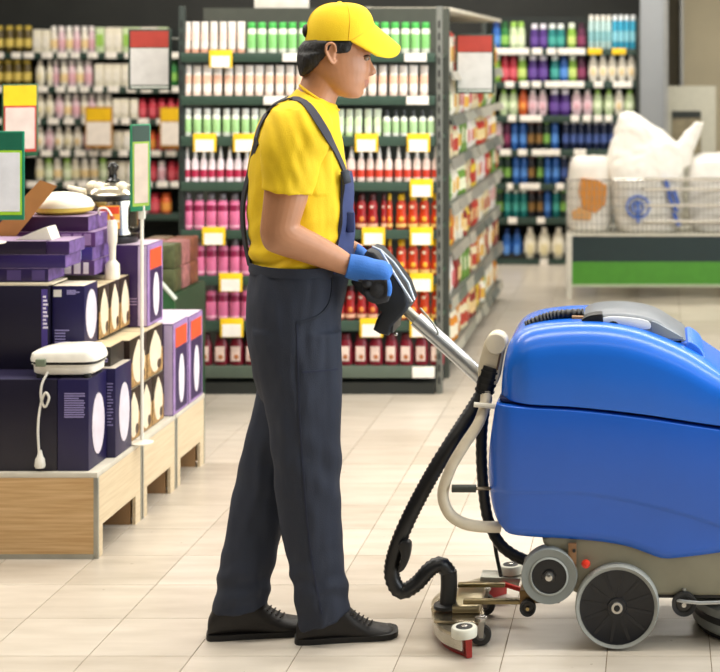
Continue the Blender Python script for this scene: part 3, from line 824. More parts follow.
# iron cartons on the middle pallet
def iron_row(ya, yb, z0, z1, xr, n, where, back=.34):
    st = (yb - ya) / n
    for k in range(n):
        y0, y1 = ya + k * st + .001, ya + (k + 1) * st - .001
        o = carton(xr - back, xr, y0, y1, z0, z1, '2a1c12', '%s iron carton in the %s' % (['nearest', 'second', 'third', 'fourth'][k] if k < n - 1 else 'last', where), 'steam iron cartons', top='d9c7a2', name='iron_box')
        irons(o, xr, y0, y1, z0, z1, 1)
iron_row(5.585, 6.00, PZT, .480, -1.922, 3, 'bottom iron row on the middle pallet')
iron_row(5.62, 6.00, .4825, .664, -1.925, 2, 'middle iron row beside the sign pole')
o = carton(-2.24, -1.945, 5.58, 5.617, .4825, .6545, '2b2118', 'thin dark carton with cream print beside the sign pole', lines=[(.3, .95, .3, .85, 6)], top='d9c7a2')
b = carton(PX(51, 5.42) + .002, PX(84, 5.42), 5.425, 5.552, .6775, .893, NAVYB, 'upper navy carton with barcode and white oval facing the aisle', lines=[(.08, .55, .06, .3, 5), (.45, .85, .86, .94, 3)], top='e9dfc8')
oval_print(b, PX(84, 5.42), 5.488, .052, .785, .088)
MB().box(PX(53, 5.42), PX(61, 5.42), 5.4242, 5.426, .855, .88).build('barcode_sticker', mat('d9d4cc', .5), b, False)
iron_row(5.555, 5.885, .6775, .868, -2.015, 3, 'top iron row above the sandwich maker', .24)
# purple boxes with the orange patches
def purple(x0, x1, y0, y1, z0, z1, label):
    o = carton(x0, x1, y0, y1, z0, z1, PURP, label, 'tall purple appliance cartons', top='d8c6d8')
    MB().box(x1 - .0005, x1 + .0008, y0 + .002, y1 - .002, z0 + .002, z1 - .002).build('side_print', mat('9d7fb4', .45, var=.2), o, False)
    MB().box(x1 + .0006, x1 + .0014, y0 + .03, y1 - .012, z0 + .012, z1 - .10).build('dark_panel', mat('34204f', .45), o, False)
    MB().box(x1 + .0012, x1 + .0024, y0 + .028, y1 - .02, z1 - .098, z1 - .022).build('orange_patch', mat('e8552c', .5), o, False)
    oval_print(o, x1 + .0014, (y0 + y1) / 2 + .008, .034, z0 + (z1 - z0) * .36, (z1 - z0) * .27, 'efe6f0', 'product_picture')
    MB().box(x1 - .035, x1 - .002, y0 - .0008, y0 + .0005, z0 + .004, z1 - .004).build('corner_print', mat('c9b4d4', .45), o, False)
    ln = MB()
    for k in range(3): ln.box(x0 + .01, x1 - .04, y0 - .0008, y0 + .0005, z0 + .085 + k * .011, z0 + .088 + k * .011)
    ln.build('printed_lines', mat('b79cc4', .5), o, False)['kind'] = 'stuff'
    return o
purple(-2.26, PX(147, 5.89), 5.892, 6.075, .6665, .980, 'upper purple carton with orange patch under the steel cooker')
purple(-2.2, -1.897, 6.035, 6.225, PZT, .652, 'nearer of two lower purple cartons with orange patches')
purple(-2.2, -1.897, 6.235, 6.425, PZT, .646, 'farther of two lower purple cartons with orange patches')
carton(-2.62, -2.27, 5.61, 6.06, PZT, .895, '3a2a52', 'tall purple carton hidden at the back of the pile')
# cream board and the flat purple boxes on top
bd = MB().box(-2.55, PX(62, 5.5), 5.41, 5.55, .8985, .905, .001).build('cardboard_sheet', mat('ded2b6', .6)); tag(bd, 'cream cardboard sheet lying under the flat purple boxes', 'cardboard')
ZF = .9065
def flat(px0, px1, Y, dep, py0, py1, colr, label, prints=None, rz=0.0, z0=None, z1=None):
    x0, x1 = PX(px0, Y), PX(px1, Y)
    z0 = PZ(py1, Y) if z0 is None else z0; z1 = PZ(py0, Y) if z1 is None else z1
    o = MB().box(x0, x1, Y, Y + dep, z0, z1, .0015).build('flat_box', mat(colr, .4, var=.1, scale=14)); tag(o, label, 'box', 'flat purple boxes on the pile')
    MB().box(x0 + .002, x1 - .002, Y + .002, Y + dep - .002, z1 - .0005, z1 + .0006).build('lid_flap', mat('a890b0', .5), o, False)
    MB().box(x1 - .0005, x1 + .0008, Y + .003, Y + dep - .003, z0 + .002, z1 - .002).build('side_print', mat('6f5590', .5, var=.35, scale=40), o, False)
    if prints:
        for a, b, c in prints:
            MB().box(x0 + (x1 - x0) * a, x0 + (x1 - x0) * b, Y - .0008, Y + .0005, z0 + .006, z1 - .006).build('front_print', mat(c, .5), o, False)
    return o
h = .0475
flat(-60, 48, 5.43, .15, 0, 0, '231543', 'lowest flat purple box at the left end of the pile', [(.62, .75, '4a3a70'), (.85, .97, '4a3a70')], z0=ZF, z1=ZF + h)
flat(-60, 65, 5.435, .15, 0, 0, '2c1d58', 'middle flat violet box jutting out of the left pile', z0=ZF + h + .001, z1=ZF + 2 * h)
flat(-60, 46, 5.44, .15, 0, 0, '1e1030', 'top flat dark box at the left end of the pile', z0=ZF + 2 * h + .001, z1=ZF + 3 * h)
flat(47, 69, 5.44, .15, 0, 0, '361f55', 'short flat purple box beside the top dark one', z0=ZF + 2 * h + .001, z1=ZF + 3 * h)
Yb = 5.66
zb = .896
flat(-40, 94, Yb, .22, 0, 0, '4a2f62', 'flat mauve box with white squares, lowest of the rear stack', [(.78, .83, 'e9dff0'), (.85, .90, 'e9dff0'), (.92, .96, 'e9dff0')], z0=zb + .001, z1=zb + .055)
flat(-40, 92, Yb, .22, 0, 0, '3c2d78', 'flat violet box with pale blue patches in the rear stack', [(.76, .83, 'dfe4f5'), (.85, .92, 'b9c4ea')], z0=zb + .056, z1=zb + .105)
flat(-40, 95, Yb, .22, 0, 0, '56306a', 'flat light purple box with print in the rear stack', [(.75, .82, '9a78ac'), (.84, .90, '9a78ac'), (.92, .97, '9a78ac')], z0=zb + .106, z1=zb + .160)
flat(-40, 88, Yb + .01, .2, 0, 0, '35163f', 'topmost flat plum box under the yellow lid', z0=zb + .161, z1=zb + .216)
# yellow white oval dish
r = empty('oval_dish', (PX(62, 5.77), 5.77, zb + .2165), 'cream and yellow domed oval dish on the flat boxes', 'dish')
c = Vector((PX(62, 5.77), 5.77, zb + .2175))
MB().lathe([(.075, 0), (.112, .012), (.118, .026)], c, n=28, sy=.75).build('yellow_base', mat('e8d05c', .35), r)
MB().lathe([(.118, .0265), (.119, .034), (.105, .056), (.072, .073), (.03, .081), (.002, .082)], c, n=28, sy=.75).build('white_lid', mat('f4eed8', .3), r)
# kraft tray and white wedge
r = MB().rings([[P(-14, 238, 5.60), P(8, 246, 5.60), P(57, 186, 5.60), P(40, 180, 5.60)], [P(-14, 238, 5.65), P(8, 246, 5.65), P(57, 186, 5.65), P(40, 180, 5.65)]]).build('cardboard_flap', mat('a8703c', .7), smooth=False); tag(r, 'brown cardboard flap leaning behind the green sign', 'cardboard')
zz = ZF + 3 * h + .0015
r = MB().prism([(PX(18, 5.5), zz), (PX(55, 5.5), zz), (PX(50, 5.5), zz + .045), (PX(46, 5.5), zz + .042)], 5.47, 5.55).build('paper_leaflet', mat('efe8d8', .6), smooth=False); tag(r, 'folded white leaflet lying on the dark flat box', 'leaflet')
# white hand blender with cord
r = empty('hand_blender', P(109, 268, 5.72), 'slim white hand blender standing at the end of the flat boxes', 'blender')
bx_, by_, bz_ = -2.037, 5.76, .8695
MB().lathe([(.026, 0), (.028, .01), (.026, .055), (.014, .07)], (bx_, by_, bz_), n=14).build('beaker_foot', mat('efe6d2', .3), r)
MB().lathe([(.012, .068), (.013, .12), (.018, .14), (.019, .20), (.012, .222)], (bx_, by_, bz_), n=14).build('handle', mat('f3ead8', .3), r)
MB().lathe([(.008, .222), (.008, .236)], (bx_, by_, bz_), n=10).build('button', mat('b5533c', .4), r)
MB().tube(catmull([(bx_, by_, bz_ + .23), (bx_ - .02, by_, bz_ + .262), (bx_ - .05, by_, bz_ + .262), (bx_ - .06, by_ + .03, bz_ + .235)], 5), .004, 6).build('cord', mat('efe9dc', .4), r)
# steel cooker on the purple carton
kc = Vector((PX(113, 5.985), 5.985, .9815))
r = empty('steel_cooker', kc, 'polished steel cooker with black lid rim and orange label', 'cooker')
MB().lathe([(.092, 0), (.095, .004), (.095, .026), (.09, .028)], kc, n=28).build('black_base', mat('171717', .35), r)
MB().lathe([(.09, .028), (.098, .034), (.098, .165), (.095, .168)], kc, n=32).build('steel_body', mat('b9b2a2', .18, 1), r)
MB().lathe([(.1, .168), (.112, .172), (.112, .186), (.1, .19)], kc, n=32).build('lid_rim', mat('1b1a18', .3), r)
ld = MB().lathe([(.106, .19), (.095, .212), (.06, .228), (.02, .234), (.002, .235)], kc, n=32).build('steel_lid', mat('cfc6b2', .2, .9), r)
kb = MB().lathe([(.026, .233), (.028, .24), (.016, .25), (.013, .272), (.02, .283), (.022, .295), (.012, .308), (.002, .31)], kc, n=16).build('lid_knob', mat('141313', .25), r)
for dx, dy in ((-.07, -.03), (.055, -.06), (-.03, -.07)): MB().ball((kc.x + dx, kc.y + dy, kc.z + .222), .022, .02, .018).build('lid_lock', mat('e9dfc6', .4), r)
MB().tube([(kc.x - .1, kc.y - .02, kc.z + .195), (kc.x - .165, kc.y - .03, kc.z + .215)], [.014, .009], 8).build('lid_handle', mat('e6dcc4', .4), r)
MB().tube(catmull([(kc.x + .09, kc.y - .03, kc.z + .14), (kc.x + .125, kc.y - .05, kc.z + .13), (kc.x + .125, kc.y - .05, kc.z + .06), (kc.x + .09, kc.y - .03, kc.z + .05)], 4), .012, 8).build('side_handle', mat('1d1c1a', .35), r)
def curved(c, rad, a0, a1, z0, z1, t=.0012):
    n = 8
    ri = [[(c.x + (rad + q) * math.cos(a0 + (a1 - a0) * k / n), c.y + (rad + q) * math.sin(a0 + (a1 - a0) * k / n), z) for q, z in ((0, z0), (t, z0), (t, z1), (0, z1))] for k in range(n + 1)]
    return MB().rings(ri)
curved(kc, .0985, -1.75, -.98, kc.z + .06, kc.z + .15).build('orange_label', mat('e9a23a', .5), r)
curved(kc, .0995, -1.72, -1.01, kc.z + .118, kc.z + .145).build('red_label_band', mat('d8401f', .5), r)
curved(kc, .0995, -1.72, -1.01, kc.z + .084, kc.z + .094).build('white_label_band', mat('f0e2cc', .5), r)
# sandwich maker with its cord
za = .6045
r = empty('sandwich_maker', (PX(70, 5.32), 5.32, za), 'white sandwich maker on the navy cartons with its plug hanging down', 'appliance')
ax0, ax1 = PX(35, 5.318), PX(104, 5.318)
cxa = (ax0 + ax1) / 2; hw = (ax1 - ax0) / 2
def rr_ring(f, z, dz=0):
    out = []
    for k in range(28):
        t = 2 * PI * k / 28; c_, s_ = math.cos(t), math.sin(t)
        out.append((cxa + hw * f * math.copysign(abs(c_) ** .45, c_), 5.318 + .078 * f * math.copysign(abs(s_) ** .45, s_), z + dz * c_))
    return out
MB().rings([rr_ring(.84, za + .012), rr_ring(.90, za + .018), rr_ring(.92, za + .042), rr_ring(.97, za + .046)]).build('lower_shell', mat('ece8dc', .3), r)
MB().rings([rr_ring(.93, za + .046), rr_ring(.93, za + .056)]).build('black_gap', mat('1a1a1a', .4), r)
MB().rings([rr_ring(.99, za + .056), rr_ring(1.0, za + .064), rr_ring(.96, za + .082), rr_ring(.84, za + .096, .006), rr_ring(.5, za + .105, .004)]).build('upper_shell', mat('f2eee2', .28), r)
MB().box(cxa - .085, cxa - .05, 5.232, 5.245, za + .042, za + .068, .004).build('latch', mat('6f7a66', .3), r)
for dx in (-.08, .08):
    for dy in (-.05, .05): MB().lathe([(.014, 0), (.014, .014)], (cxa + dx, 5.318 + dy, za), n=10).build('foot', mat('1c1c1c', .5), r)
yc = 5.226
cp = [P(48, 372, 5.236), P(42, 384, yc), P(41, 398, yc), P(45, 407, yc), P(49, 398, yc - .006), P(45, 393, yc - .008), P(40, 408, yc), P(38, 430, yc), P(39, 452, yc)]
cd = MB().tube(catmull(cp, 6), .0042, 7).build('cord', mat('e9e5da', .4), r)
q = P(40, 462, yc)
MB().lathe([(.006, .04), (.010, .02), (.016, .01), (.019, -.012), (.015, -.020)], q, n=12, sy=.8).build('plug', mat('efebe0', .35), r)
# signs of the pile
def sign_post(name, px0, px1, py0, py1, Y, top_c, line_c, frame_c, base, label, split, tilt=0.0, poleX=None, card='efeaf0'):
    x0, x1, z0, z1 = PX(px0, Y), PX(px1, Y), PZ(py1, Y), PZ(py0, Y)
    cx = (x0 + x1) / 2 if poleX is None else poleX
    r = empty(name, (cx, Y, base), label, 'sign')
    hw = (x1 - x0) / 2 / math.cos(tilt)
    M_ = Matrix.Translation(((x0 + x1) / 2, Y, 0)) @ Matrix.Rotation(tilt, 4, 'Z')
    MB().box(-hw, hw, -.005, .005, z0, z1, .003).xform(M_).build('frame', mat(frame_c, .4), r)
    sx = .012
    zs = z1 - (z1 - z0) * split
    MB().box(-hw + sx * .5, hw - sx * .5, -.0072, -.0045, zs, z1 - .006).xform(M_).build('header_band', mat(top_c, .5), r, False)
    MB().box(-hw + sx * .6, hw - sx * .6, -.0068, -.0045, z0 + .018, zs - .0005).xform(M_).build('border_line', mat(line_c, .5), r, False)
    MB().box(-hw + sx * 1.1, hw - sx * 1.1, -.0082, -.0045, z0 + .03, zs - .008).xform(M_).build('card', mat(card, .5), r, False)
    MB().tube([(cx, Y + .010, z0 - .012), (cx, Y + .010, base + .004)], .0065, 8).build('pole', mat('ece6d8', .4), r)
    MB().box(cx - .012, cx + .012, Y + .002, Y + .018, z0 - .03, z0 + .02, .002).build('clamp', mat('e6e2d6', .4), r)
    MB().lathe([(.04, 0), (.042, .004), (.02, .008), (.008, .012)], (cx, Y + .010, base), n=24).build('round_base', mat('efe9da', .4), r)
sign_post('price_sign', 132.5, 148, 124, 211, 5.60, '1d3a28', '8fb034', '1a7a50', PZT + .001, 'green framed price sign turned sideways on a long white pole', .20, .75, poleX=PX(141, 5.6), card='c9b8a6')
sign_post('price_sign', -40, 24.5, 131, 220, 5.36, '0f6048', '9ccf2e', '0f7a5a', ZF + 3 * h + .0012, 'large green framed blank sign at the left edge', .215, 0, card='dfe1e8')
sign_post('price_sign', 5, 35, 84, 156, 6.5, 'ecc414', 'c23a2e', '1f5a3a', .0005, 'yellow topped sign with red outline behind the pile', .30, .45, card='d9c6bc')
# green crate and brown carton standing in the gap before the end display
r = empty('green_crate', (PX(158, 7.0), 7.2, 0), 'dark green floor bin standing left of the end display', 'bin')
gx_a, gx_b = PX(120, 7.0), PX(176, 7.0)
MB().prism([(gx_a, 0), (gx_b, 0), (gx_b + .0, PZ(300, 7.0)), (gx_a, PZ(235, 7.0))], 6.98, 7.0).build('front_board', mat('2c5a34', .5), r, False)
MB().box(gx_a, gx_b, 7.0, 7.45, 0, .62).build('body', mat('27482e', .5), r, False)
MB().tube([(gx_a, 6.985, PZ(234, 7.0)), (gx_b + .004, 6.985, PZ(299, 7.0))], .010, 8).build('rim', mat('cfd6c8', .4), r)
for k in range(12):
    x = gx_a + .07 + .115 * (k % 2); y = 7.09 + .13 * ((k // 2) % 3); lv = k // 6
    c = [('7a4a34', 'rust'), ('6a5234', 'brown'), ('a06a66', 'dusty pink'), ('4f5434', 'olive')][(k * 7 + k // 3) % 4]
    o = MB().box(x - .052, x + .052, y - .055, y + .055, .621 + .111 * lv, .731 + .111 * lv, .008).build('small_packet', mat(c[0], .5, var=.3, scale=30))
    tag(o, '%s packet in the green floor bin, %s %s, %s layer' % (c[1], ['front', 'middle', 'rear'][(k // 2) % 3], ['left', 'right'][k % 2], ['lower', 'upper'][lv]), 'packet', 'packets in the green floor bin')
# ---------------------------------------------------------------- floor scrubbing machine
YN, YF = 4.405, 4.865           # near and far side of the tank
YM = (YN + YF) / 2
BLUE = mat('1b60cc', .27, var=.03, scale=4, bump=.03, bscale=120, coat=.25)
BLUE2 = mat('1e6cda', .27, var=.03, scale=4, bump=.03, bscale=120, coat=.25)
BLACK = mat('151515', .45)
RUB = mat('161617', .38, bump=.05)
CHAS = mat('8d8873', .5, var=.05)
CREAM = mat('d9cdb2', .4)
CHROME = mat('c4c2bc', .22, .9)
sc = empty('floor_scrubber', (PX(640, YM), YM, 0), 'blue walk-behind floor scrubber with grey wheels and black suction hose', 'floor scrubber')
def OL(pts, Y, n=5):
    return [(PX(p.x, Y), PZ(p.y, Y)) for p in catmull([(a, b, 0) for a, b in pts], n, True)]
def curve_at(pts):
    """monotone piecewise-cubic y(x) through pixel points"""
    c = catmull([(x, y, 0) for x, y in pts], 12)
    def f(x):
        if x <= c[0].x: return c[0].y
        for a, b in zip(c, c[1:]):
            if a.x <= x <= b.x: return a.y + (b.y - a.y) * (x - a.x) / max(1e-9, b.x - a.x)
        return c[-1].y
    return f
def tank(name, m, tops, bots, xs, r_end, rt, rb, crease=None):
    """moulded tank lofted along its length; rounded rims and rounded ends"""
    ft, fb = curve_at(tops), curve_at(bots)
    xl, xr = PX(xs[0], YN), PX(xs[-1], YN)
    rr = []
    for px in xs:
        x = PX(px, YN)
        zt_, zb_ = PZ(ft(px), YN), PZ(fb(px), YN)
        if zt_ - zb_ < .004: zt_, zb_ = (zt_ + zb_) / 2 + .002, (zt_ + zb_) / 2 - .002
        d = min(x - xl, xr - x)
        hw = (YF - YN) / 2 - (r_end - math.sqrt(max(0, r_end ** 2 - (r_end - d) ** 2)) if d < r_end else 0)
        hw = max(hw, .12)
        h = zt_ - zb_
        a, b = min(rt, h * .49), min(rb, h * .49)
        zc = None
        if crease is not None:
            zc = min(max(PZ(crease(px), YN), zb_ + b + .004), zt_ - a - .012)
            if h < .06: zc = None
        side = []
        ins = .009
        for k in range(7):
            t = k / 6 * PI / 2
            side.append((hw - (ins if crease else 0) - b + b * math.sin(t), zb_ + b - b * math.cos(t)))
        if crease is not None:
            q = zc if zc is not None else (zt_ + zb_) / 2
            for e, o_ in ((-.012, ins), (-.005, ins * .8), (0, ins * .25), (.005, .0015), (.012, 0)): side.append((hw - o_, q + e if zc is not None else q))
        for k in range(9):
            t = k / 8 * PI / 2
            side.append((hw - a + a * math.cos(t), zt_ - a + a * math.sin(t)))
        ring = [(x, YM - y, z) for y, z in side] + [(x, YM + y, z) for y, z in side[::-1]]
        rr.append(ring)
    return MB().rings(rr).build(name, m, sc, ang=.9)
def xsamp(x0, x1, fine0=26, n=46):
    out = [x0 + (fine0) * (k / 14) ** 2 for k in range(15)]
    out += [x0 + fine0 + (x1 - 40 - x0 - fine0) * k / n for k in range(1, n + 1)]
    return out + [x1 - 40 * (1 - k / 10) ** 2 for k in range(1, 11)]
tank('lower_tank', BLUE, [(485, 482), (486, 466), (487, 455), (489, 439), (491.5, 424), (495, 406), (500, 405.5), (530, 408), (580, 411), (640, 418), (700, 427), (760, 436), (800, 441), (812, 446), (822, 462), (827, 490)],
     [(485, 484), (486, 494), (487.5, 503), (490, 514), (494, 524), (500, 532), (508, 538), (530, 541), (565, 543), (600, 546), (628, 551), (648, 558), (664, 563), (690, 561), (720, 557), (770, 549), (812, 532), (822, 515), (827, 494)],
     xsamp(485, 827), .085, .006, .035, curve_at([(480, 492), (540, 492), (590, 494), (640, 503), (690, 516), (730, 529), (790, 545), (830, 550)]))
# upper tank
tank('upper_tank', BLUE2, [(498, 400), (499, 384), (501, 367), (505, 351), (513, 339), (528, 332), (552, 328), (580, 326.5), (610, 328), (640, 334), (672, 346), (700, 360), (726, 378), (760, 400), (795, 424), (808, 436)],
     [(498, 401.5), (505, 402.5), (530, 405), (580, 408), (640, 414.5), (700, 423.5), (760, 432), (808, 438)], xsamp(498, 808), .10, .085, .006)
MB().pillow(OL([(501, 400), (530, 404), (580, 407), (640, 414), (700, 423), (760, 431), (806, 436), (806, 441), (760, 437), (700, 428), (640, 419), (580, 412), (530, 409), (501, 404)], YN, 2), YN + .03, YF - .03, .01, 2).build('seam_gasket', mat('16234f', .6), sc)
# shoulder facet (soft sloping surface of the top) and lid
lidY0, lidY1 = 4.50, 4.77
def LP(pts, Y): return [(PX(a, Y), PZ(b, Y)) for a, b in pts]
YL = 4.50
MB().pillow(OL([(574, 333), (577, 324), (588, 320), (610, 319), (640, 321), (668, 332), (690, 345), (693, 353), (680, 360), (640, 353), (600, 343)], YL), YL, lidY1, .018, 4).build('lid_tray', mat('2f6fd6', .35), sc, ang=1.1)
lid = MB().pillow(OL([(580, 327), (584, 319), (598, 314.5), (625, 314), (652, 319), (672, 330), (686, 340), (676, 343), (650, 342), (625, 339), (600, 330)], YL), YL - .004, lidY1 - .02, .016, 4).build('lid', mat('70767d', .3), sc, ang=1.1)
MB().pillow(OL([(581, 324), (585, 317), (598, 314), (603, 316), (602, 328), (590, 329)], YL - .007, 3), YL - .007, YL + .05, .004, 2).build('lid_grip', mat('17181a', .4), lid)
yl = YL - .0055
MB().pillow(OL([(603, 317.5), (625, 317), (648, 321), (650, 329), (634, 329), (622, 325), (604, 325)], yl, 3), yl, yl + .03, .003, 2).build('lid_window', mat('e3e6e8', .3), lid)
MB().lathe([(.020, 0), (.020, .012)], (PX(613, yl), yl - .002, PZ(328, yl)), 'Y', n=16).build('lid_hole', mat('0e0e10', .5), lid)
MB().pillow(OL([(652, 321), (668, 329), (684, 339), (674, 341.5), (654, 340), (651, 330)], yl, 3), yl, yl + .03, .004, 2).build('lid_flap', mat('7c8590', .3), lid)
MB().pillow(OL([(688, 342), (698, 346), (704, 354), (703, 361), (684, 358)], yl, 3), yl, lidY1 - .02, .006, 3).build('lid_hinge', mat('2f6fd6', .35), sc)
MB().tube([P(572, 318, 4.54), P(604, 319, 4.54)], .008, 8).build('drain_pipe', mat('8a6a4a', .4, .4), sc)
# spiral hose on the top
pts = catmull([P(526, 326, 4.56), P(543, 318.5, 4.56), P(560, 314.5, 4.56), P(584, 313.5, 4.56)], 10)
MB().tube(pts, [.012 + (.0035 if i % 2 else 0) for i in range(len(pts))], 9).build('top_hose', RUB, sc)
# chassis
MB().pillow(OL([(548, 536), (550, 556), (558, 580), (578, 596), (605, 598), (660, 597), (760, 597), (806, 590), (812, 540), (760, 532), (640, 530)], YN + .02, 4), YN + .03, YF - .02, .012, 3).build('chassis', CHAS, sc)
MB().box(PX(648, YN), PX(830, YN), YN + .05, YF - .05, PZ(604, YN), PZ(597, YN) + .002).build('underframe', BLACK, sc, False)
# wheels
def wheel(name, px, py, Y, R, wd, tyre, hub, hubr, spokes=0, parent=sc):
    c = P(px, py, Y)
    tp = [(hubr, .004), (R * .97, 0), (R, wd * .18), (R, wd * .82), (R * .97, wd), (hubr, wd - .004)]
    root = MB().rings([[(c.x + r_ * math.cos(2 * PI * k / 44), c.y + h_, c.z + r_ * math.sin(2 * PI * k / 44)) for k in range(44)] for r_, h_ in tp], closed=True).build(name, tyre, parent)
    MB().lathe([(.004, .0), (R * .22, .0), (R * .24, .007), (hubr * .93, .007), (hubr, .003), (hubr, wd * .9), (.004, wd * .9)], c, 'Y', n=40).build('hub', hub, root)
    for k in range(spokes):
        a = 2 * PI * k / spokes + .35
        d = Vector((math.cos(a), 0, math.sin(a))); e = Vector((-math.sin(a), 0, math.cos(a)))
        q0, q1 = c + d * R * .2, c + d * hubr * .94
        q = [q0 - e * .005, q0 + e * .006, q1 + e * .004, q1 - e * .004]
        MB().rings([[p + Vector((0, .0055, 0)) for p in q], [p + Vector((0, .016, 0)) for p in q]]).build('spoke', hub, root, False)
    return root, c
GT = mat('8b908c', .5, var=.05)
rb, c = wheel('drive_wheel', 617, 608, YN - .002, PX(659, YN) - PX(617, YN) + .0005, .05, mat('9b9d97', .45), mat('17181c', .35), .107, 12)
MB().lathe([(.004, -.004), (.016, -.004), (.018, 0), (.018, .01)], c, 'Y', n=20).build('axle_cap', CHROME, rb)
MB().lathe([(.002, -.0055), (.009, -.0055), (.009, -.003)], c, 'Y', n=16).build('axle_bore', BLACK, rb)
rb, c = wheel('drive_wheel', 617, 608, YN + .012, PX(659, YN) - PX(617, YN), .05, mat('9b9d97', .45), mat('17181c', .35), .107, 0)
for o in [rb] + list(rb.children): o.location.y += .38
rb, c = wheel('rear_wheel', 549, 577, YN + .005, .081, .055, GT, mat('17181b', .35), .052, 0)
MB().lathe([(.002, -.010), (.010, -.008), (.0135, -.002), (.0135, .01)], c, 'Y', n=16).build('axle_bolt', CHROME, rb)
MB().lathe([(.05, .004), (.051, -.001), (.055, .001), (.056, .006)], c, 'Y', n=36, cap=False).build('wheel_ring', mat('a9ada8', .4), rb)
rb, c = wheel('guide_wheel', 684, 605, YN + .01, .035, .022, mat('222222', .5), mat('2b2926', .4), .022)
MB().lathe([(.002, -.003), (.007, -.003), (.007, .004)], c, 'Y', n=12).build('axle_bolt', CHROME, rb)
rb, c = wheel('guide_wheel', 527.5, 609, YN + .03, .0235, .02, mat('161616', .5), mat('2a2520', .4), .014)
MB().lathe([(.002, -.003), (.005, -.003), (.005, .004)], c, 'Y', n=12).build('axle_bolt', mat('b09a6a', .3, .8), rb)
MB().tube([P(684, 605, YN + .03), P(684, 588, YN + .03)], .006, 8).build('wheel_fork', METAL, sc)
MB().lathe([(.003, -.022), (.010, -.018), (.013, -.008), (.010, 0), (.007, .012)], P(586, 563, YN + .018), 'Y', n=16).build('red_knob', mat('d8341f', .35), sc)
MB().box(PX(568, YN), PX(576, YN), YN + .014, YN + .024, PZ(572, YN), PZ(545, YN), .001).build('bracket_plate', mat('9a7350', .5, .3), sc)
MB().lathe([(.003, 0), (.005, 0), (.005, .01)], P(574, 551, YN + .008), 'Y', n=8).build('bolt_head', BLACK, sc)
MB().tube([P(676, 600, YN + .02), P(684, 601.5, YN + .005), P(700, 603, YN), P(760, 601, YN)], .005, 8).build('guard_rail', mat('c9cbc8', .3, .6), sc)
# brush deck
dc = Vector((PX(768, 4.6), YM, 0))
MB().lathe([(.19, .001), (.212, .004), (.216, .03)], dc, n=40).build('brush_bristles', mat('1d1d1e', .7, bump=.3), sc)
MB().lathe([(.218, .018), (.226, .026), (.226, .092), (.205, .108), (.05, .120)], dc, n=40).build('brush_deck', mat('858986', .4), sc)
MB().lathe([(.227, .05), (.2285, .055), (.2285, .066), (.227, .07)], dc, n=40, cap=False).build('deck_band', BLACK, sc)
# steering tube, control head, grips
hY = 4.585
MB().tube([P(401, 305, hY), P(418, 321, hY)], .016, 12).build('tube_neck', METAL, sc)
MB().tube([P(416, 319, hY), P(450, 349, hY), P(484, 380, hY)], .0235, 20).build('handle_tube', mat('c3c6c8', .28, .75), sc)
head = [(372, 247), (379, 249), (393, 264), (407, 283), (413, 300), (409, 308), (402, 316), (396, 322), (393, 331), (384, 329), (378, 325), (381, 316), (386, 308), (380, 300), (366, 290), (356, 279), (362, 262)]
def poly(pts, Y): return [(PX(a, Y), PZ(b, Y)) for a, b in pts]
hc = MB().pillow(poly(head, hY), hY - .085, hY + .095, .010, 3).build('control_head', mat('151a21', .55, var=.05), sc, ang=.6)
MB().tube([P(372, 246.5, hY - .083), P(380, 250, hY - .083), P(395, 275, hY - .083), P(412, 302, hY - .083)], .004, 6).build('head_edge_strip', mat('c9d0d6', .3, .4), hc)
MB().tube([P(380, 250, hY - .05), P(394, 263, hY - .05), P(408, 283, hY - .05), P(414, 300, hY - .05)], .0045, 6).build('head_edge_strip', mat('b9c2cb', .3, .4), hc)
MB().pillow(poly([(378, 316), (386, 310), (395, 318), (393, 333), (386, 332), (377, 326)], hY - .07), hY - .075, hY + .07, .005, 2).build('trigger_block', mat('191b1e', .45), hc)
MB().ball(P(396, 334, hY - .03), .006, .006, .006).build('trigger_bolt', CHROME, hc)
MB().tube(catmull([P(420, 308, hY - .03), P(432, 322, hY - .03), P(438, 332, hY - .03), P(436, 335, hY - .03)], 5), .003, 6).build('cable_hook', METAL, sc)
GB = Vector((PX(377, 4.42), 0, PZ(288, 4.42)))      # grip bar axis (runs along Y)
BSK = -math.tan(math.radians(12.3))      # the handlebar is turned square to the man
def bar_x(y): return GB.x + BSK * (y - 4.42)
MB().tube([(bar_x(4.412), 4.412, GB.z), (bar_x(4.76), 4.76, GB.z)], .0195, 14).build('grip_bar', RUB, sc)
# cream mast, clamp, hoses
mY = 4.56
MB().pillow(OL([(485, 341), (492, 335), (502, 335), (506, 343), (503, 358), (497, 384), (481, 384), (478, 368)], 4.52, 3), 4.515, 4.56, .008, 3).build('mast_bracket', CREAM, sc)
MB().lathe([(.028, -.035), (.032, -.031), (.032, .026), (.028, .03)], P(497, 342, 4.54), 'Y', n=24).build('mast_cap', mat('e0d5bb', .4), sc)
MB().tube([P(502, 346, 4.51), P(497, 370, 4.51)], .003, 6).build('mast_pin', mat('5a4636', .5), sc)
MB().tube([P(491, 366, mY - .03), P(487, 380, mY - .03), P(484, 393, mY - .03)], [.026, .028, .026], 16).build('hose_clamp', mat('111111', .5, bump=.2), sc)
for k in range(4):
    MB().tube([P(490 - k * 1.7, 370 + k * 6.5, mY - .03), P(489.6 - k * 1.7, 371.8 + k * 6.5, mY - .03)], .0295, 16).build('clamp_rib', mat('191919', .5), sc)
cr_ = catmull([P(486, 386, 4.53), P(485, 404, 4.50), P(478, 424, 4.47), P(463, 447, 4.45), P(450, 470, 4.44), P(443, 494, 4.44), P(449, 513, 4.44), P(463, 523, 4.44), P(480, 526.5, 4.45), P(500, 527, 4.47)], 8)
MB().tube(cr_, .0165, 12).build('drain_tube', mat('d8ccb4', .35), sc)
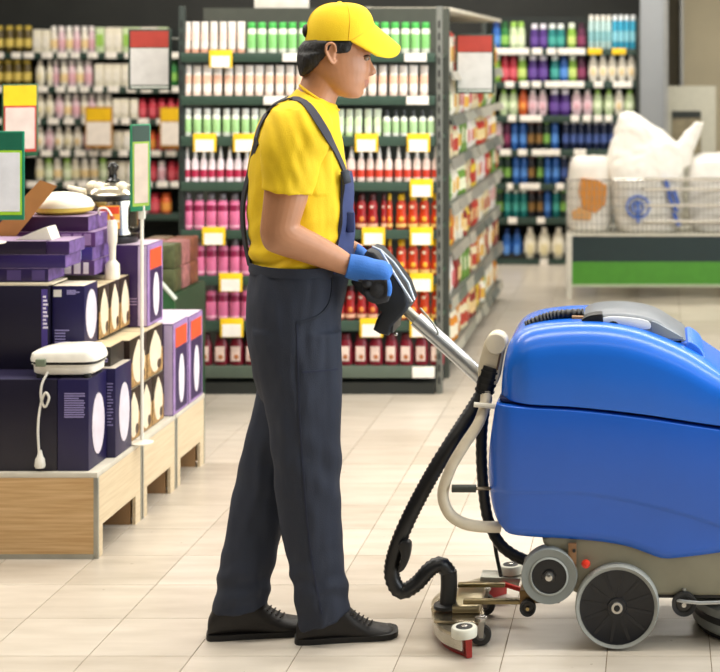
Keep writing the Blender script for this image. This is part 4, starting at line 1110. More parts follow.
MB().tube([P(474, 404.5, 4.47), P(495, 406.5, 4.47)], .0075, 8).build('cable_tie', mat('ece6d6', .4), sc)
MB().tube([P(452, 488.5, 4.43), P(476, 488.5, 4.43)], .0115, 12).build('lever_grip', mat('3a3d36', .55), sc)
MB().tube([P(476, 488.5, 4.43), P(492, 488.5, 4.46)], .005, 8).build('lever_rod', mat('7a6a50', .4, .5), sc)
def corr(pts, r, amp, name, step=.0058):
    c = catmull(pts, 40)
    out = [c[0]]; acc = 0
    for a, b in zip(c, c[1:]):
        acc += (b - a).length
        if acc >= step: out.append(b); acc = 0
    MB().tube(out, [r + (amp if i % 2 else -amp) for i in range(len(out))], 14).build(name, RUB, sc, ang=1.5)
corr([P(486, 388, 4.60), P(474, 408, 4.58), P(452, 442, 4.53), P(430, 478, 4.50), P(408, 520, 4.48), P(395, 553, 4.48), P(392, 576, 4.48), P(401, 591, 4.48), P(416, 584, 4.49), P(430, 569, 4.50), P(441, 564.5, 4.51), P(449, 573, 4.52)], .0226, .0015, 'suction_hose', .0060)
MB().tube(catmull([P(448.5, 571, 4.52), P(449, 585, 4.52), P(447.5, 607, 4.52)], 4), .0245, 14).build('hose_cuff', mat('141414', .5), sc)
MB().lathe([(.026, -.006), (.036, -.004), (.036, .006), (.026, .010)], P(446, 606, 4.52), n=20).build('hose_flange', mat('181818', .5), sc)
MB().pillow(OL([(399, 545), (404, 540), (411, 543), (410, 556), (405, 568), (398, 571), (402, 556)], 4.455, 3), 4.44, 4.475, .004, 2).build('hose_clip', BLACK, sc)
corr([P(487, 396, 4.66), P(482, 430, 4.66), P(482, 470, 4.66), P(487, 515, 4.66), P(498, 541, 4.64), P(512, 554, 4.62), P(530, 562, 4.60)], .017, .0008, 'drain_hose', .01)
MB().tube(catmull([P(493, 530, 4.70), P(496, 552, 4.70), P(501, 576, 4.72)], 5), .006, 8).build('lift_cable', BLACK, sc)
# squeegee
near_e, mid_e, far_e = Vector((PX(466, 4.36), 4.36, 0)), Vector((PX(437, 4.52), 4.545, 0)), Vector((PX(505, 4.86), 4.88, 0))
arc = catmull([near_e, Vector((PX(446, 4.43), 4.43, 0)), mid_e, Vector((PX(447, 4.7), 4.70, 0)), far_e], 8)
def strip(arc, z0, z1, t0, t1, name, m):
    rr = []
    for i, p in enumerate(arc):
        t = (arc[min(i + 1, len(arc) - 1)] - arc[max(i - 1, 0)]).normalized(); n_ = Vector((-t.y, t.x, 0))
        rr.append([p + n_ * t0 + Vector((0, 0, z0)), p + n_ * t1 + Vector((0, 0, z0)), p + n_ * t1 + Vector((0, 0, z1)), p + n_ * t0 + Vector((0, 0, z1))])
    return MB().rings(rr).build(name, m, sc)
strip(arc, .001, .04, -.006, .0, 'squeegee_blade', mat('b5302a', .4))
strip(arc, .012, .05, .001, .007, 'squeegee_blade', mat('7a2420', .4))
strip(arc, .022, .062, .002, .016, 'squeegee_bar', mat('c9c4b6', .25, .8))
strip(arc, .058, .066, -.028, .020, 'squeegee_cover', mat('b0a690', .28, .85))
MB().rings([[near_e + Vector((0.004, -.012, .002)), near_e + Vector((.018, -.006, .002)), near_e + Vector((.018, -.006, .055)), near_e + Vector((.0, -.012, .055))], [near_e + Vector((-.012, .012, .002)), near_e + Vector((0.004, .016, .002)), near_e + Vector((0.004, .016, .055)), near_e + Vector((-.012, .012, .055))]]).build('squeegee_end', mat('9c261f', .4), sc)
def roller(c, nm='bumper_roller'):
    b = MB().lathe([(.024, 0), (.036, .002), (.037, .006), (.037, .024), (.034, .028)], c, n=28).build(nm, mat('d6d4c4', .45), sc)
    MB().lathe([(.022, .020), (.024, .0285), (.014, .0287)], c, n=20).build('roller_hub', BLACK, b)
    MB().lathe([(.010, .026), (.009, .031), (.002, .032)], c, n=12).build('roller_bolt', CHROME, b)
roller(Vector((PX(464, 4.355), 4.36, .060)))
roller(Vector((PX(511, 4.85), 4.84, .078)))
MB().pillow([(PX(480, 4.84), .05), (PX(520, 4.84), .05), (PX(522, 4.84), .075), (PX(482, 4.84), .08)], 4.80, 4.87, .004, 2).build('squeegee_joint', METAL, sc)
def caster(px, Yc, r_):
    c = Vector((PX(px, Yc), Yc, r_ + .001))
    wv = MB().lathe([(r_ * .5, -.011), (r_ * .95, -.010), (r_, -.006), (r_, .006), (r_ * .95, .010), (r_ * .5, .011)], c, 'Y', n=24).build('caster_wheel', mat('232323', .5), sc)
    MB().lathe([(.002, -.013), (r_ * .45, -.012), (r_ * .5, 0)], c, 'Y', n=16).build('hub', mat('5a5a58', .4), wv)
    for s in (-1, 1):
        MB().prism([(c.x - .014, c.z + r_ + .012), (c.x + .012, c.z + r_ + .012), (c.x + .008, c.z - .004), (c.x - .004, c.z - .004)], c.y + s * .0155 - .0015, c.y + s * .0155 + .0015).build('caster_fork', METAL, wv, False)
    MB().lathe([(.016, r_ + .010), (.018, r_ + .013), (.018, r_ + .022), (.01, r_ + .024)], c, n=16).build('caster_swivel', CHROME, wv)
caster(481, 4.45, .030)
caster(485, 4.69, .032)
MB().prism([(PX(438, 4.52), 4.44), (PX(482, 4.52), 4.42), (PX(486, 4.55), 4.50), (PX(480, 4.6), 4.62), (PX(440, 4.6), 4.64), (PX(432, 4.56), 4.54)], .068, .076, 'Z').build('squeegee_plate', mat('a89c84', .25, .9), sc)
MB().tube([P(446, 614, 4.54) * 1.0, Vector((PX(446, 4.54), 4.54, .066))], .026, 14).build('suction_neck', BLACK, sc)
BRS = mat('8a7c5a', .3, .85)
MB().box(PX(464, 4.5), PX(530, 4.5), 4.475, 4.495, .108, .122, .003).build('link_arm', BRS, sc)
MB().box(PX(458, 4.64), PX(505, 4.64), 4.63, 4.65, .104, .116, .003).build('link_arm', BRS, sc)
MB().box(PX(455, 4.56), PX(482, 4.56), 4.49, 4.66, .077, .100, .004).build('link_block', mat('b5a888', .28, .85), sc)
MB().box(PX(520, 4.47), PX(536, 4.47), YN + .052, YN + .11, PZ(605, 4.46), PZ(590, 4.46), .003).build('link_pivot', mat('7a6038', .4, .5), sc)
MB().box(PX(524, 4.47), PX(560, 4.47), YN + .065, YN + .09, PZ(605, 4.46), PZ(560, 4.46), .004).build('wheel_bracket', mat('6b6152', .45, .4), sc)
strip([Vector((PX(488, 4.85), 4.84, .05)), Vector((PX(528, 4.7), 4.70, .06))], .0, .012, 0, .01, 'red_stay', mat('b5302a', .4))
# ---------------------------------------------------------------- the man
YAW = math.radians(12.3)
RM = Vector((PX(320, 4.54), 4.54, 0))
EX, EY_ = Vector((math.cos(YAW), math.sin(YAW), 0)), Vector((-math.sin(YAW), math.cos(YAW), 0))
man = empty('person', RM, 'man in yellow cap and t-shirt with navy overalls pushing the floor scrubber', 'person', None, YAW)
WM = W[man]; WMI = WM.inverted()
ORI = Vector((0, 0, EYE))
def M(px, py, off):
    """point (world) seen at that spot, lying `off` metres behind the man's mid plane"""
    d = Vector(((px - CX) / F, 1, -(py - CY) / F))
    t = (off - (ORI - RM).dot(EY_)) / d.dot(EY_)
    return ORI + d * t
def sl(slices, n=28):
    """slices: (xl, yl, xr, yr, off, halfdepth[, exp_front, exp_back]) in the man's mid-plane"""
    out = []
    for s_ in slices:
        xl, yl, xr, yr, off, hd = s_[:6]
        ef, eb = (s_[6], s_[7]) if len(s_) > 7 else (2, 2)
        a, b = M(xl, yl, off), M(xr, yr, off)
        c, hx = (a + b) / 2, (b - a) / 2
        ring = []
        for k in range(n):
            t = 2 * PI * k / n; co, si = math.cos(t), math.sin(t)
            e = 2 / (ef if co > 0 else eb)
            ring.append(c + hx * math.copysign(abs(co) ** e, co) + EY_ * hd * math.copysign(abs(si) ** e, si))
        out.append(ring)
    return out
def H_(rows, off=0.0): return [(a, y, b, y, (r[0] if r and False else off), hd, *r) for y, a, b, hd, *r in rows]
def densify(slices, n=4):
    """smooth interpolation between slices"""
    m = max(len(s_) for s_ in slices)
    S = [list(s_) + [2, 2][:m - len(s_)] if len(s_) < m else list(s_) for s_ in slices]
    out = []
    for i in range(len(S) - 1):
        a, b, c, d = S[max(i - 1, 0)], S[i], S[i + 1], S[min(i + 2, len(S) - 1)]
        for k in range(n):
            t = k / n
            out.append([0.5 * (2 * b[j] + (c[j] - a[j]) * t + (2 * a[j] - 5 * b[j] + 4 * c[j] - d[j]) * t * t + (3 * b[j] - a[j] - 3 * c[j] + d[j]) * t ** 3) for j in range(m)])
    out.append(S[-1])
    return out
def finish(me, name, mats, ang=1.4, parent=man):
    for m_ in mats: me.materials.append(m_)
    me.transform(W[parent].inverted())
    shade(me, ang)
    return linkmesh(name, me, parent)
def pix(p):   # where a world point is seen
    return CX + p.x * F / p.y, CY + (EYE - p.z) * F / p.y

SKIN = mat('b8825f', .45, var=.06, scale=30, bump=.05, bscale=200)
LIPS = mat('a66e58', .45, var=.05)
YEL = mat('e8c208', .75, var=.05, scale=12, bump=.25, bscale=300)
NAV = mat('262c3b', .8, var=.10, scale=10, bump=.3, bscale=350)
NAV2 = mat('2b3763', .8, var=.10, scale=10, bump=.3, bscale=350)
HAIR = mat('0d0908', .6, var=.3, scale=60, bump=.6, bscale=150)

# ---- body: head, neck, torso core, arms (one continuous surface)
body = MB()
head = [(8, 330, 350, .03), (14, 321, 358, .05), (24, 313, 367, .066), (34, 310, 371, .073), (44, 306, 371.5, .0765), (51, 303.5, 371.8, .0765), (57, 303, 368.8, .074), (63, 302, 369.2, .072), (70, 304, 369.8, .069), (76, 307, 368.4, .066),
        (82, 313, 367, .062), (88, 321, 364.2, .056), (93, 331, 362.6, .046), (96.5, 341, 361, .032), (98, 347, 357, .018)]
body.rings(sl(densify([(a, y, b, y, 0, hd) for y, a, b, hd in head], 3), 36))
body.rings(sl(densify([(304, 60, 343, 68, 0, .052), (303, 74, 342, 86, 0, .055), (299, 86, 337, 99, 0, .057), (293, 98, 334, 110, 0, .064), (285, 112, 336, 120, 0, .08), (280, 130, 335, 130, 0, .09)], 3)))
# nose, brow, lips, chin
body.rings(sl([(360, 55, 369.6, 55, 0, .008), (360, 60, 370.8, 60, 0, .009), (360, 65, 373.2, 65, 0, .0115), (360, 69, 375.8, 69, 0, .015), (360, 72, 376.8, 72, 0, .0165), (360, 74.3, 375, 74.3, 0, .015), (360, 76.2, 371, 76.2, 0, .008)], 20))
body.rings(sl([(355, 78.5, 368.3, 78.5, 0, .014), (355, 80.5, 369.2, 80.5, 0, .021), (355, 82.2, 369.0, 82.2, 0, .023), (355, 83.4, 367.2, 83.4, 0, .024)], 20))
body.rings(sl([(355, 83.2, 367.0, 83.2, 0, .022), (355, 84.6, 368.4, 84.6, 0, .02), (355, 86.2, 368.0, 86.2, 0, .017), (355, 88.2, 365.2, 88.2, 0, .012)], 20))
body.rings(sl([(345, 89, 363.6, 89, 0, .02), (345, 93, 363.9, 93, 0, .022), (345, 96.5, 361.3, 96.5, 0, .02), (348, 98.3, 358, 98.3, 0, .012)], 20))
body.rings(sl([(350, 49, 371.0, 49, -.028, .024), (350, 52, 372.8, 52, -.026, .026), (350, 54.5, 371.2, 54.5, -.026, .022)], 16))
body.rings(sl([(350, 49, 371.0, 49, .028, .024), (350, 52, 372.8, 52, .026, .026), (350, 54.5, 371.2, 54.5, .026, .022)], 16))
# cheekbones and jaw
for s in (-1, 1):
    # ear
    ce = M(331, 53, .078 * s)
    body.ball(ce, .014, .007, .028)
    rim = [M(335.5, 52, .082 * s), M(335, 46, .088 * s), M(331.5, 43, .090 * s), M(327, 45, .090 * s), M(326, 51, .089 * s), M(328, 57, .087 * s), M(331.5, 63, .083 * s), M(334, 63, .079 * s), M(335, 60, .077 * s)]
    body.tube(catmull(rim, 4), .0046, 8)
# torso core inside the shirt, hips and legs inside the trousers
body.rings(sl(densify([(290, 104, 328, 112, 0, .08), (268, 122, 330, 122, 0, .15), (258, 150, 336, 150, 0, .15), (258, 200, 338, 200, 0, .14), (260, 262, 338, 262, 0, .135), (258, 300, 334, 300, 0, .14), (262, 345, 334, 345, 0, .13)], 3)))
body.rings(sl([(272, 330, 330, 330, -.06, .06), (284, 460, 326, 460, -.06, .05), (312, 600, 336, 600, -.05, .03), (316, 625, 334, 625, -.05, .026)], 16))
body.rings(sl([(270, 330, 318, 330, .06, .06), (268, 395, 304, 395, .065, .05), (254, 460, 286, 460, .06, .045), (230, 590, 253, 590, .035, .03), (230, 618, 248, 618, .035, .026)], 16))
# right arm (near)
ra = [(276, 108, 318, 112, -.150, .05), (268, 130, 316, 134, -.185, .056), (265, 160, 313, 164, -.20, .056), (264, 190, 309, 194, -.207, .052), (262, 212, 303, 214, -.21, .049), (260, 232, 300, 224, -.21, .047),
      (265, 248, 303, 226, -.208, .046), (278, 254.5, 308, 229, -.202, .045), (296, 260, 318, 234, -.19, .042), (315, 266, 332, 242, -.176, .037), (333, 271.5, 345, 250.5, -.163, .031), (346, 275.5, 355, 258, -.155, .028), (356, 279, 364, 261, -.15, .028)]
body.rings(sl(densify(ra, 4), 24))
la = [(280, 108, 316, 112, .150, .05), (272, 140, 316, 140, .185, .053), (274, 190, 314, 190, .20, .048), (280, 228, 316, 222, .20, .044), (296, 240, 322, 222, .195, .042), (320, 249, 338, 228, .18, .037), (342, 256, 352, 239, .165, .029), (355, 262, 363, 245, .158, .027)]
body.rings(sl(densify(la, 4), 24))
me = remesh(body, .0028, 5, 'body')
for p in me.polygons:
    px_, py_ = pix(me.vertices[p.vertices[0]].co)
    p.material_index = 1 if (px_ > 364.6 and 80.2 < py_ < 86.8) else 0
finish(me, 'body', [SKIN, LIPS])
for s in (-1, 1):
    e = M(366.2, 58.2, .030 * s)
    ey = MB().ball(e, .0085, .0105, .0085).build('eye', mat('8f8076', .3), man)
    MB().ball(M(368.4, 58.6, .030 * s), .0035, .006, .0052, 10, 6).build('iris', mat('1c130e', .2), ey)
    MB().tube(catmull([M(361.5, 57.2, .041 * s), M(365, 55.7, .0395 * s), M(368.5, 55.6, .034 * s), M(370.4, 56.6, .028 * s)], 4), .0026, 6).build('eyelid', mat('3a241a', .5), ey)
    MB().ball(M(372.6, 74.6, .008 * s), .0028, .0035, .0018, 8, 5).build('nostril', mat('4a2a20', .6), man)
    MB().tube(catmull([M(356, 52.5, .056 * s), M(362, 50.6, .050 * s), M(368, 50.6, .040 * s), M(371.8, 51.8, .026 * s)], 4), [.0025] * 4 + [.0033] * 9, 6).build('eyebrow', HAIR, man)

# ---- hair
hair = MB()
hair.rings(sl(densify([(314, 24, 345, 24, 0, .060, 3, 2), (312, 33, 351, 33, 0, .058, 6, 2), (309, 38.5, 352.5, 38.5, 0, .066, 10, 2), (303.5, 42, 352, 42, 0, .080, 14, 2), (299.3, 47, 350.5, 47, 0, .081, 14, 2), (298, 52.5, 347.5, 52.5, 0, .0795, 14, 2), (297.5, 55.5, 330, 54, 0, .079, 8, 2), (297.5, 62, 323, 60, 0, .074, 5, 2), (298.5, 68, 318, 66, 0, .067, 4, 2), (299.5, 73, 312, 71, 0, .055, 3, 2), (301, 76, 306, 75, 0, .035, 2, 2)], 3), 40))
hair.ball(M(307, 31, 0), .0115, .03, .02)
me = remesh(hair, .003, 1, 'hair')
push(me, lambda q: .0016 * noise.noise(Vector((q.x * 160, q.y * 160, q.z * 60))) + .0012)
finish(me, 'hair', [HAIR])

# ---- cap
cap_sl = [(2.6, 333, 347, .012), (4, 326, 357, .034), (7, 318.5, 364.5, .054), (12, 312.5, 369.5, .069), (18, 309, 372.6, .0785), (25, 306.8, 374, .084), (33, 305.5, 374, .0865), (41, 305, 373, .0865)]
cr = sl(densify([(a, y, b, y, 0, hd) for y, a, b, hd in cap_sl], 4), 48)
inner = [[p + (sum(r, Vector()) / len(r) - p) * .03 for p in r] for r in cr[::-1][:-6]]
cp_ = MB().rings(cr + inner).build('cap_crown', YEL, man, ang=1.2)
def brim_pt(u, v, lift=0.0):
    a = u * math.radians(70)
    rx, ro, ry = 339.5 + 34.5 * math.cos(a), .086 * math.sin(a), 24.5 + 16.5 * abs(u) ** 1.4
    ox, oo, oy = 400.5 - 24 * abs(u) ** 2.6, .084 * math.copysign(min(1, abs(u) * 1.05) ** .9, a), 46.8 + 10.5 * math.sin(min(1, abs(u) * 1.25) * PI / 2) ** 1.3 - 9 * max(0, abs(u) - .8)
    e = v
    px_ = rx + (ox - rx) * e; off = ro + (oo - ro) * e; py_ = ry + (oy - ry) * (e ** 1.05) - lift
    return M(px_, py_, off)
NU, NV = 26, 8
top = [[brim_pt(-1 + 2 * i / NU, -.06 + 1.06 * j / NV if j else -.06) if j else brim_pt(-1 + 2 * i / NU, 0) for i in range(NU + 1)] for j in range(NV + 1)]
bm_ = MB()
rows = [[p + Vector((0, 0, .0015)) for p in r] for r in top] + [[p - Vector((0, 0, .0025)) for p in r] for r in top[::-1]]
bm_.rings([r for r in rows], cap=False, closed=True)
bm_.build('cap_brim', YEL, man, ang=1.0)
MB().ball(M(339.5, 2.5, 0), .008, .008, .004).build('cap_button', YEL, man)
for i0 in (2, 14, 26, 38):
    MB().tube([r[i0 % 48] + (r[i0 % 48] - sum(r, Vector()) / len(r)) * .004 for r in cr[1:]], .0012, 5).build('cap_seam', mat('d9a90a', .8), man)
sb = [brim_pt(-1 + 2 * i / 30, 0.0) + Vector((0, 0, .003)) for i in range(31)]
MB().tube(sb, .0018, 6).build('cap_seam', mat('d9a90a', .8), man)

# ---- shirt
sh = MB()
tor = [(297, 88, 337, 105, 0, .064), (290, 95, 338, 110, 0, .082), (276, 103, 339, 115, 0, .125), (264, 113, 340, 121, 0, .165), (255, 128, 341.5, 132, 0, .182), (249.5, 148, 345, 150, 0, .183), (247, 175, 348, 175, 0, .176), (246.5, 205, 349.5, 205, 0, .168), (248, 235, 350, 235, 0, .164), (250, 258, 350, 258, 0, .164), (251, 270, 349, 270, 0, .160)]
sh.rings(sl(densify(tor, 4), 40))
for s in (-1, 1):
    slv = [(284, 100, 322, 104, .13 * s, .035), (272, 108, 329, 112, .165 * s, .058), (263, 124, 332, 126, .190 * s, .066), (261, 142, 329, 143, .204 * s, .066), (261, 162, 322, 163, .212 * s, .065), (261.5, 178, 316, 180, .216 * s, .064), (261, 190, 311.5, 196, .218 * s, .064)]
    sh.rings(sl(densify(slv, 4), 32))
me = remesh(sh, .005, 4, 'shirt')
def folds(me, f):
    push(me, lambda c: f(c, *pix(c)))
def shf(p, x, y):
    d = .0065 * noise.noise(Vector(((x + .5 * y) * .045, (y - .3 * x) * .016, p.y * 5)))
    d += .0035 * noise.noise(Vector((x * .10, y * .05, p.y * 9)))
    w_ = max(0, min(1, (y - 215) / 40))
    d += w_ * .006 * math.sin(y * .28 + x * .05 + 2 * noise.noise(Vector((x * .04, y * .04, 0))))
    if 262 < x < 335 and 110 < y < 195 and p.y < 4.42:
        d += .006 * noise.noise(Vector(((x - .35 * y) * .09, y * .018, 3)))
    return d
folds(me, shf)
shirt_bvh = BVHTree.FromPolygons([v.co.copy() for v in me.vertices], [list(p.vertices) for p in me.polygons])
finish(me, 'shirt', [YEL])
nk = [M(300, 85.5, 0) , M(305, 90, -.05), M(318, 99, -.064), M(330, 106, -.048), M(338.5, 110, 0), M(330, 106, .048), M(318, 99, .064), M(305, 90, .05)]
MB().tube(catmull(nk, 5, True), .0045, 8, closed=True).build('collar', mat('e6ba08', .8), man)

# ---- trousers
tr = MB()
pel = [(250.5, 263, 351.5, 263, 0, .168), (249, 272, 350, 272, 0, .172), (247, 290, 347, 290, 0, .176), (246.5, 315, 343, 315, 0, .178), (248, 345, 341.5, 345, 0, .175), (253, 375, 338, 375, 0, .160), (260, 400, 330, 400, 0, .13)]
tr.rings(sl(densify(pel, 4), 40))
rl = [(252, 330, 341.5, 330, -.085, .090), (257, 365, 341.5, 365, -.082, .092), (262, 400, 342, 400, -.078, .090), (268, 435, 341.5, 435, -.074, .086), (272.5, 470, 340, 470, -.07, .082), (277, 505, 340.5, 505, -.066, .079), (284, 540, 343, 540, -.062, .077), (290.5, 575, 346, 573, -.058, .075), (296, 605, 349.5, 594, -.055, .073), (298, 630, 351, 609, -.053, .070)]
tr.rings(sl(densify(rl, 4), 32))
ll = [(251, 330, 325, 330, .085, .085), (255, 365, 322, 365, .085, .088), (256, 395, 316, 395, .082, .086), (249, 430, 306, 432, .075, .082), (241, 465, 296, 470, .068, .079), (231, 505, 287, 508, .06, .077), (223, 545, 279, 545, .05, .075), (216.5, 580, 273, 578, .042, .073), (212.5, 613, 270, 603, .038, .068)]
tr.rings(sl(densify(ll, 4), 32))
me = remesh(tr, .006, 4, 'trousers')
def trf(p, x, y):
    d = .008 * noise.noise(Vector((x * .055, y * .014, p.y * 6))) + .0045 * noise.noise(Vector((x * .11, y * .035, p.y * 10)))
    kz = math.exp(-((y - 585) / 28) ** 2)
    d += kz * .0035 * math.sin(y * .24 + x * .09 + 2.5 * noise.noise(Vector((x * .05, y * .03, 1))))
    kk = math.exp(-((y - 470) / 40) ** 2)
    d += kk * .0022 * math.sin(y * .16 - x * .12)
    return d
folds(me, trf)
tr_bvh = BVHTree.FromPolygons([v.co.copy() for v in me.vertices], [list(p.vertices) for p in me.polygons])
trz = finish(me, 'trousers', [NAV])

def onto(bvh, pts, lift):
    out, nor = [], []
    for px_, py_ in pts:
        d = Vector(((px_ - CX) / F, 1, -(py_ - CY) / F)).normalized()
        h_ = bvh.ray_cast(ORI, d)
        if h_[0] is None: continue
        n_ = h_[1] if h_[1].dot(d) < 0 else -h_[1]
        out.append(h_[0] + n_ * lift); nor.append(n_)
    return out, nor
def ribbon(pts, nor, wd, th, name, m, parent=man):
    rr = []
    for i, p in enumerate(pts):
        t = (pts[min(i + 1, len(pts) - 1)] - pts[max(i - 1, 0)]).normalized()
        n_ = (nor[max(i - 1, 0)] + nor[i] + nor[min(i + 1, len(nor) - 1)]).normalized()
        b = t.cross(n_).normalized()
        ww = wd[i] if isinstance(wd, list) else wd
        rr.append([p - b * ww - n_ * th, p + b * ww - n_ * th, p + b * ww + n_ * th, p - b * ww + n_ * th])
    return MB().rings(rr).build(name, m, parent)
# straps of the overalls
sp2 = catmull([(257, 140, 0), (260, 129, 0), (266, 117, 0), (275, 106, 0), (286, 101, 0), (297, 100.5, 0), (307, 106, 0), (318, 121, 0), (328, 138, 0), (337, 156, 0), (343, 170, 0), (345.5, 178, 0)], 4)
p_, n_ = onto(shirt_bvh, [(q.x, q.y) for q in sp2], .004)
NEAR_STRAP = (p_, n_)
ribbon(p_, n_, .0125, .002, 'strap', mat('3a3a44', .8, bump=.3, bscale=400))
bk = [M(257, 141, -.105), M(253.5, 155, -.07), M(249, 175, -.04), M(244.5, 193, -.03), M(242.6, 213, -.03), M(244.5, 238, -.03), M(250, 266, -.03)]
bk = catmull(bk, 4)
ribbon(bk, [(-EX * .9 - EY_ * .35).normalized() for _ in bk], .014, .003, 'strap', mat('26262c', .8))
# left strap on the far shoulder
FLIP = WM @ Matrix.Diagonal((1, -1, 1, 1)) @ WMI
ribbon([FLIP @ q for q in NEAR_STRAP[0]], [FLIP.to_3x3() @ q for q in NEAR_STRAP[1]], .0125, .002, 'strap', mat('3a3a44', .8))
# bib: curved panel over the chest and belly
def tor_at(py):
    T = densify(tor, 4)
    for a, b in zip(T, T[1:]):
        ya, yb = (a[1] + a[3]) / 2, (b[1] + b[3]) / 2
        if ya <= py <= yb:
            t = (py - ya) / (yb - ya)
            return [a[j] + (b[j] - a[j]) * t for j in range(6)]
    return T[-1]
rows = []
for i in range(15):
    py = 172 + (268 - 172) * i / 14
    s_ = tor_at(py)
    a, b = M(s_[0], py, 0), M(s_[2], py, 0)
    c, hx, hd = (a + b) / 2, (b - a) / 2, s_[5]
    half = math.radians(33 + 20 * (i / 14) ** 1.5)
    outer, innr = [], []
    for k in range(17):
        t = -half + 2 * half * k / 16
        d = hx * math.cos(t) + EY_ * hd * math.sin(t)
        u_ = d.normalized()
        wob = .003 * math.sin(i * 1.1 + k * .7)
        outer.append(c + d + u_ * (.013 + wob)); innr.append(c + d + u_ * .001)
    rows.append(outer + innr[::-1])
bib = MB().rings(rows).build('bib', NAV2, man, ang=1.0)
bq, bn = M(345.5, 178, -.105), None
MB().box(-.013, .013, -.004, .004, -.02, .02, .003).xform(Matrix.Translation(M(345.8, 177, -.112)) @ Matrix.Rotation(YAW + .5, 4, 'Z') @ Matrix.Rotation(-.25, 4, 'Y')).build('buckle', mat('23252c', .4, .4), bib)
MB().box(-.012, .012, -.012, .012, -.03, .03, .005).xform(Matrix.Translation(M(350.5, 222, -.085)) @ Matrix.Rotation(YAW, 4, 'Z')).build('bib_pocket', NAV2, bib)
# waistband, pocket lines, side seam
wb = []
for k in range(40):
    t = 2 * PI * k / 40
    a, b = M(250, 266, 0), M(351.5, 266, 0)
    wb.append((a + b) / 2 + (b - a) / 2 * 1.01 * math.cos(t) + EY_ * .172 * math.sin(t))
rr = []
for p in wb:
    d = (p - (M(250, 266, 0) + M(351.5, 266, 0)) / 2).normalized()
    rr.append([p + Vector((0, 0, -.014)) - d * .003, p + Vector((0, 0, -.014)) + d * .003, p + Vector((0, 0, .014)) + d * .003, p + Vector((0, 0, .014)) - d * .003])
MB().rings(rr, closed=True).build('waistband', NAV, man)
p_, n_ = onto(tr_bvh, [(q.x, q.y) for q in catmull([(331, 270, 0), (332, 288, 0), (328, 305, 0), (318, 316, 0), (303, 322, 0), (297, 322, 0)], 5)], .001)
ribbon(p_, n_, .004, .002, 'pocket_edge', mat('1f2532', .8), trz)
p_, n_ = onto(tr_bvh, [(q.x, q.y) for q in catmull([(297, 322, 0), (298, 360, 0), (299, 400, 0), (301, 440, 0), (304, 480, 0), (307, 520, 0), (312, 560, 0), (319, 600, 0), (322, 614, 0)], 6)], .0005)
ribbon(p_, n_, .0022, .0015, 'side_seam', mat('20263a', .8), trz)
p_, n_ = onto(tr_bvh, [(q.x, q.y) for q in catmull([(302, 372, 0), (318, 371, 0), (338, 369, 0)], 5)], .0005)
ribbon(p_, n_, .003, .0015, 'thigh_pocket_edge', mat('20263a', .8), trz)

# ---- shoes
def shoe(sx, off, base, lab):
    sh_ = MB()
    rows = []
    for x, yt, hd in ((296, 627, .026), (299, 620, .034), (307, 606, .036), (325, 598, .036), (342, 600, .038), (356, 613, .043), (368, 621, .047), (380, 624, .049), (389, 625.5, .046), (395, 630, .036), (398, 637, .020)):
        rows.append((x + sx, yt + base, x + sx, 642 + base, off, hd, 2.6, 2.2))
    rg = sl(densify(rows, 3), 24)
    for r in rg:
        for p in r: p.z = max(p.z, .012)
    sh_.rings(rg)
    me = remesh(sh_, .004, 3, 'shoe')
    for v in me.vertices: v.co.z = max(v.co.z, .010)
    o = finish(me, 'shoe', [mat('17120f', .55, var=.2, scale=40, bump=.2, bscale=120)])
    so = []
    for x, hd in ((294.5, .012), (296, .026), (299, .034), (310, .039), (330, .040), (350, .043), (370, .049), (383, .051), (391, .046), (396.5, .030), (398, .012)):
        so.append((x + sx, 640 + base, hd))
    L_, R_ = [], []
    for x, y, hd in so:
        c = M(x, y, off); L_.append(c + EY_ * hd); R_.append(c - EY_ * hd)
    ol = L_ + R_[::-1]
    MB().rings([[Vector((p.x, p.y, .0005)) for p in ol], [Vector((p.x, p.y, .017)) for p in ol]]).build('sole', mat('0f0d0c', .6), o)
    for k in range(5):
        x, y = 354 + k * 4.3 + sx, 611.5 + k * 2.4 + base
        MB().tube(catmull([M(x - 3, y + 4, off - .034), M(x, y + .5, off - .02), M(x + 1, y - .8, off), M(x, y + .5, off + .02)], 4), .0026, 6).build('lace', mat('241d19', .6), o)
    return o
shoe(0, -.05, 0, '')
shoe(-88, .035, -7.5, '')

# ---- gloves: one surface each, four fingers round the bar and a thumb
GLB = mat('2f6fc4', .7, var=.06, scale=30, bump=.3, bscale=250)
GLD = mat('2b2c30', .75, var=.2, scale=60, bump=.5, bscale=250)
def glove(back, fingers, thumb, coat, palm=None):
    g_ = MB()
    g_.rings(sl(densify(back, 4), 24))
    for f, r_ in fingers:
        c = catmull(f, 5); g_.tube(c, [r_ * (1 - .18 * i / (len(c) - 1)) for i in range(len(c))], 10)
        g_.ball(c[-1], r_ * .82, r_ * .82, r_ * .82, 10, 6)
    c = catmull(thumb, 5); g_.tube(c, [.0135 * (1 - .25 * i / (len(c) - 1)) for i in range(len(c))], 10)
    g_.ball(c[-1], .010, .010, .010, 10, 6)
    if palm:
        g_.ball(palm, .019, .042, .017)
        g_.ball(Vector((bar_x(barY(offR - .034)), barY(offR - .034), GB.z)), .023, .010, .023)
    me = remesh(g_, .0022, 2, 'glove')
    for p in me.polygons:
        x_, y_ = pix(me.vertices[p.vertices[0]].co)
        p.material_index = 1 if coat(x_, y_, me.vertices[p.vertices[0]].co) else 0
    o = finish(me, 'glove', [GLB, GLD])
    return o
barY = lambda off: RM.y + off * math.cos(YAW) + .17 * math.sin(YAW)
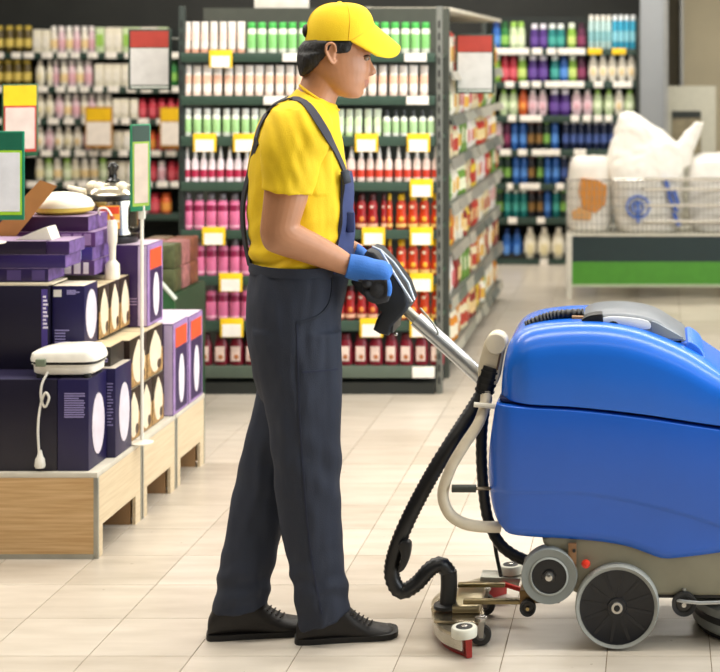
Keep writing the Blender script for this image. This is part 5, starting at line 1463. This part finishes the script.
def fist(off0, spread, bx, bz, sgn):
    fs_ = []
    for k in range(4):
        of = off0 + spread * (k - 1.5)
        # ring around the grip bar in world X/Z
        yv = barY(of); bx = bar_x(yv)
        rad = .0195 + .0125
        ln = (0.86, 1.0, .96, .80)[k if sgn > 0 else 3 - k]
        pts = []
        for a in (118, 70, 20, -35, -35 - 60 * ln, -35 - 115 * ln, -35 - 160 * ln):
            rr_ = rad * (1.15 if a > 60 else 1.0)
            pts.append(Vector((bx + rr_ * math.cos(math.radians(a)) * 1.02, yv, bz + rr_ * math.sin(math.radians(a)))))
        fs_.append((pts, .0122 if k not in (0, 3) else .0115))
    return fs_
offR = -.158
fr = fist(offR, .0215, GB.x, GB.z, -1)
backR = [(344.5, 277, 350.5, 253.5, -.160, .036), (350, 279.5, 356, 254.5, -.158, .037), (358, 281.5, 365, 256, -.158, .040), (366, 283, 375, 259, -.158, .044), (373, 284, 385, 261, -.158, .046), (379, 285, 391, 265.5, -.158, .045), (383, 286, 393, 271, -.158, .043)]
thR = [M(362, 274, offR + .036), M(370, 280, offR + .050), M(376, 291, offR + .052), M(380, 299, offR + .042), M(386, 299, offR + .034)]
glove(backR, fr, thR, lambda x, y, c: (y > 279.5 + max(0, (x - 372)) * .0 and x < 387.5 and x > 358) or (y > 296), M(369, 282, offR))
bz2 = GB.z
offL = .145
fl_ = fist(offL, .0215, GB.x, GB.z, 1)
def Wp(x, y, z):  # world point to slice pixels at its own depth
    return pix(Vector((x, y, z)))
yl_ = barY(offL)
q0 = Wp(bar_x(yl_) + .006, yl_, GB.z + .040); q1 = Wp(bar_x(yl_) - .022, yl_, GB.z + .018)
backL = [(351, 261, 357.5, 243, offL + .012, .034), (354, 263, 361, 245, offL + .008, .036), ((q1[0] + 354) / 2, (q1[1] + 263) / 2, (q0[0] + 361) / 2, (q0[1] + 245) / 2 - 1, offL, .043), (q1[0], q1[1], q0[0], q0[1], offL, .042)]
thL = [M(360, 260, offL - .036), M(366, 268, offL - .046), Vector((bar_x(barY(offL)) + .0, barY(offL - .046), GB.z - .022)), Vector((bar_x(barY(offL)) + .024, barY(offL - .038), GB.z - .022))]
glove(backL, fl_, thL, lambda x, y, c: c.z < GB.z - .004)
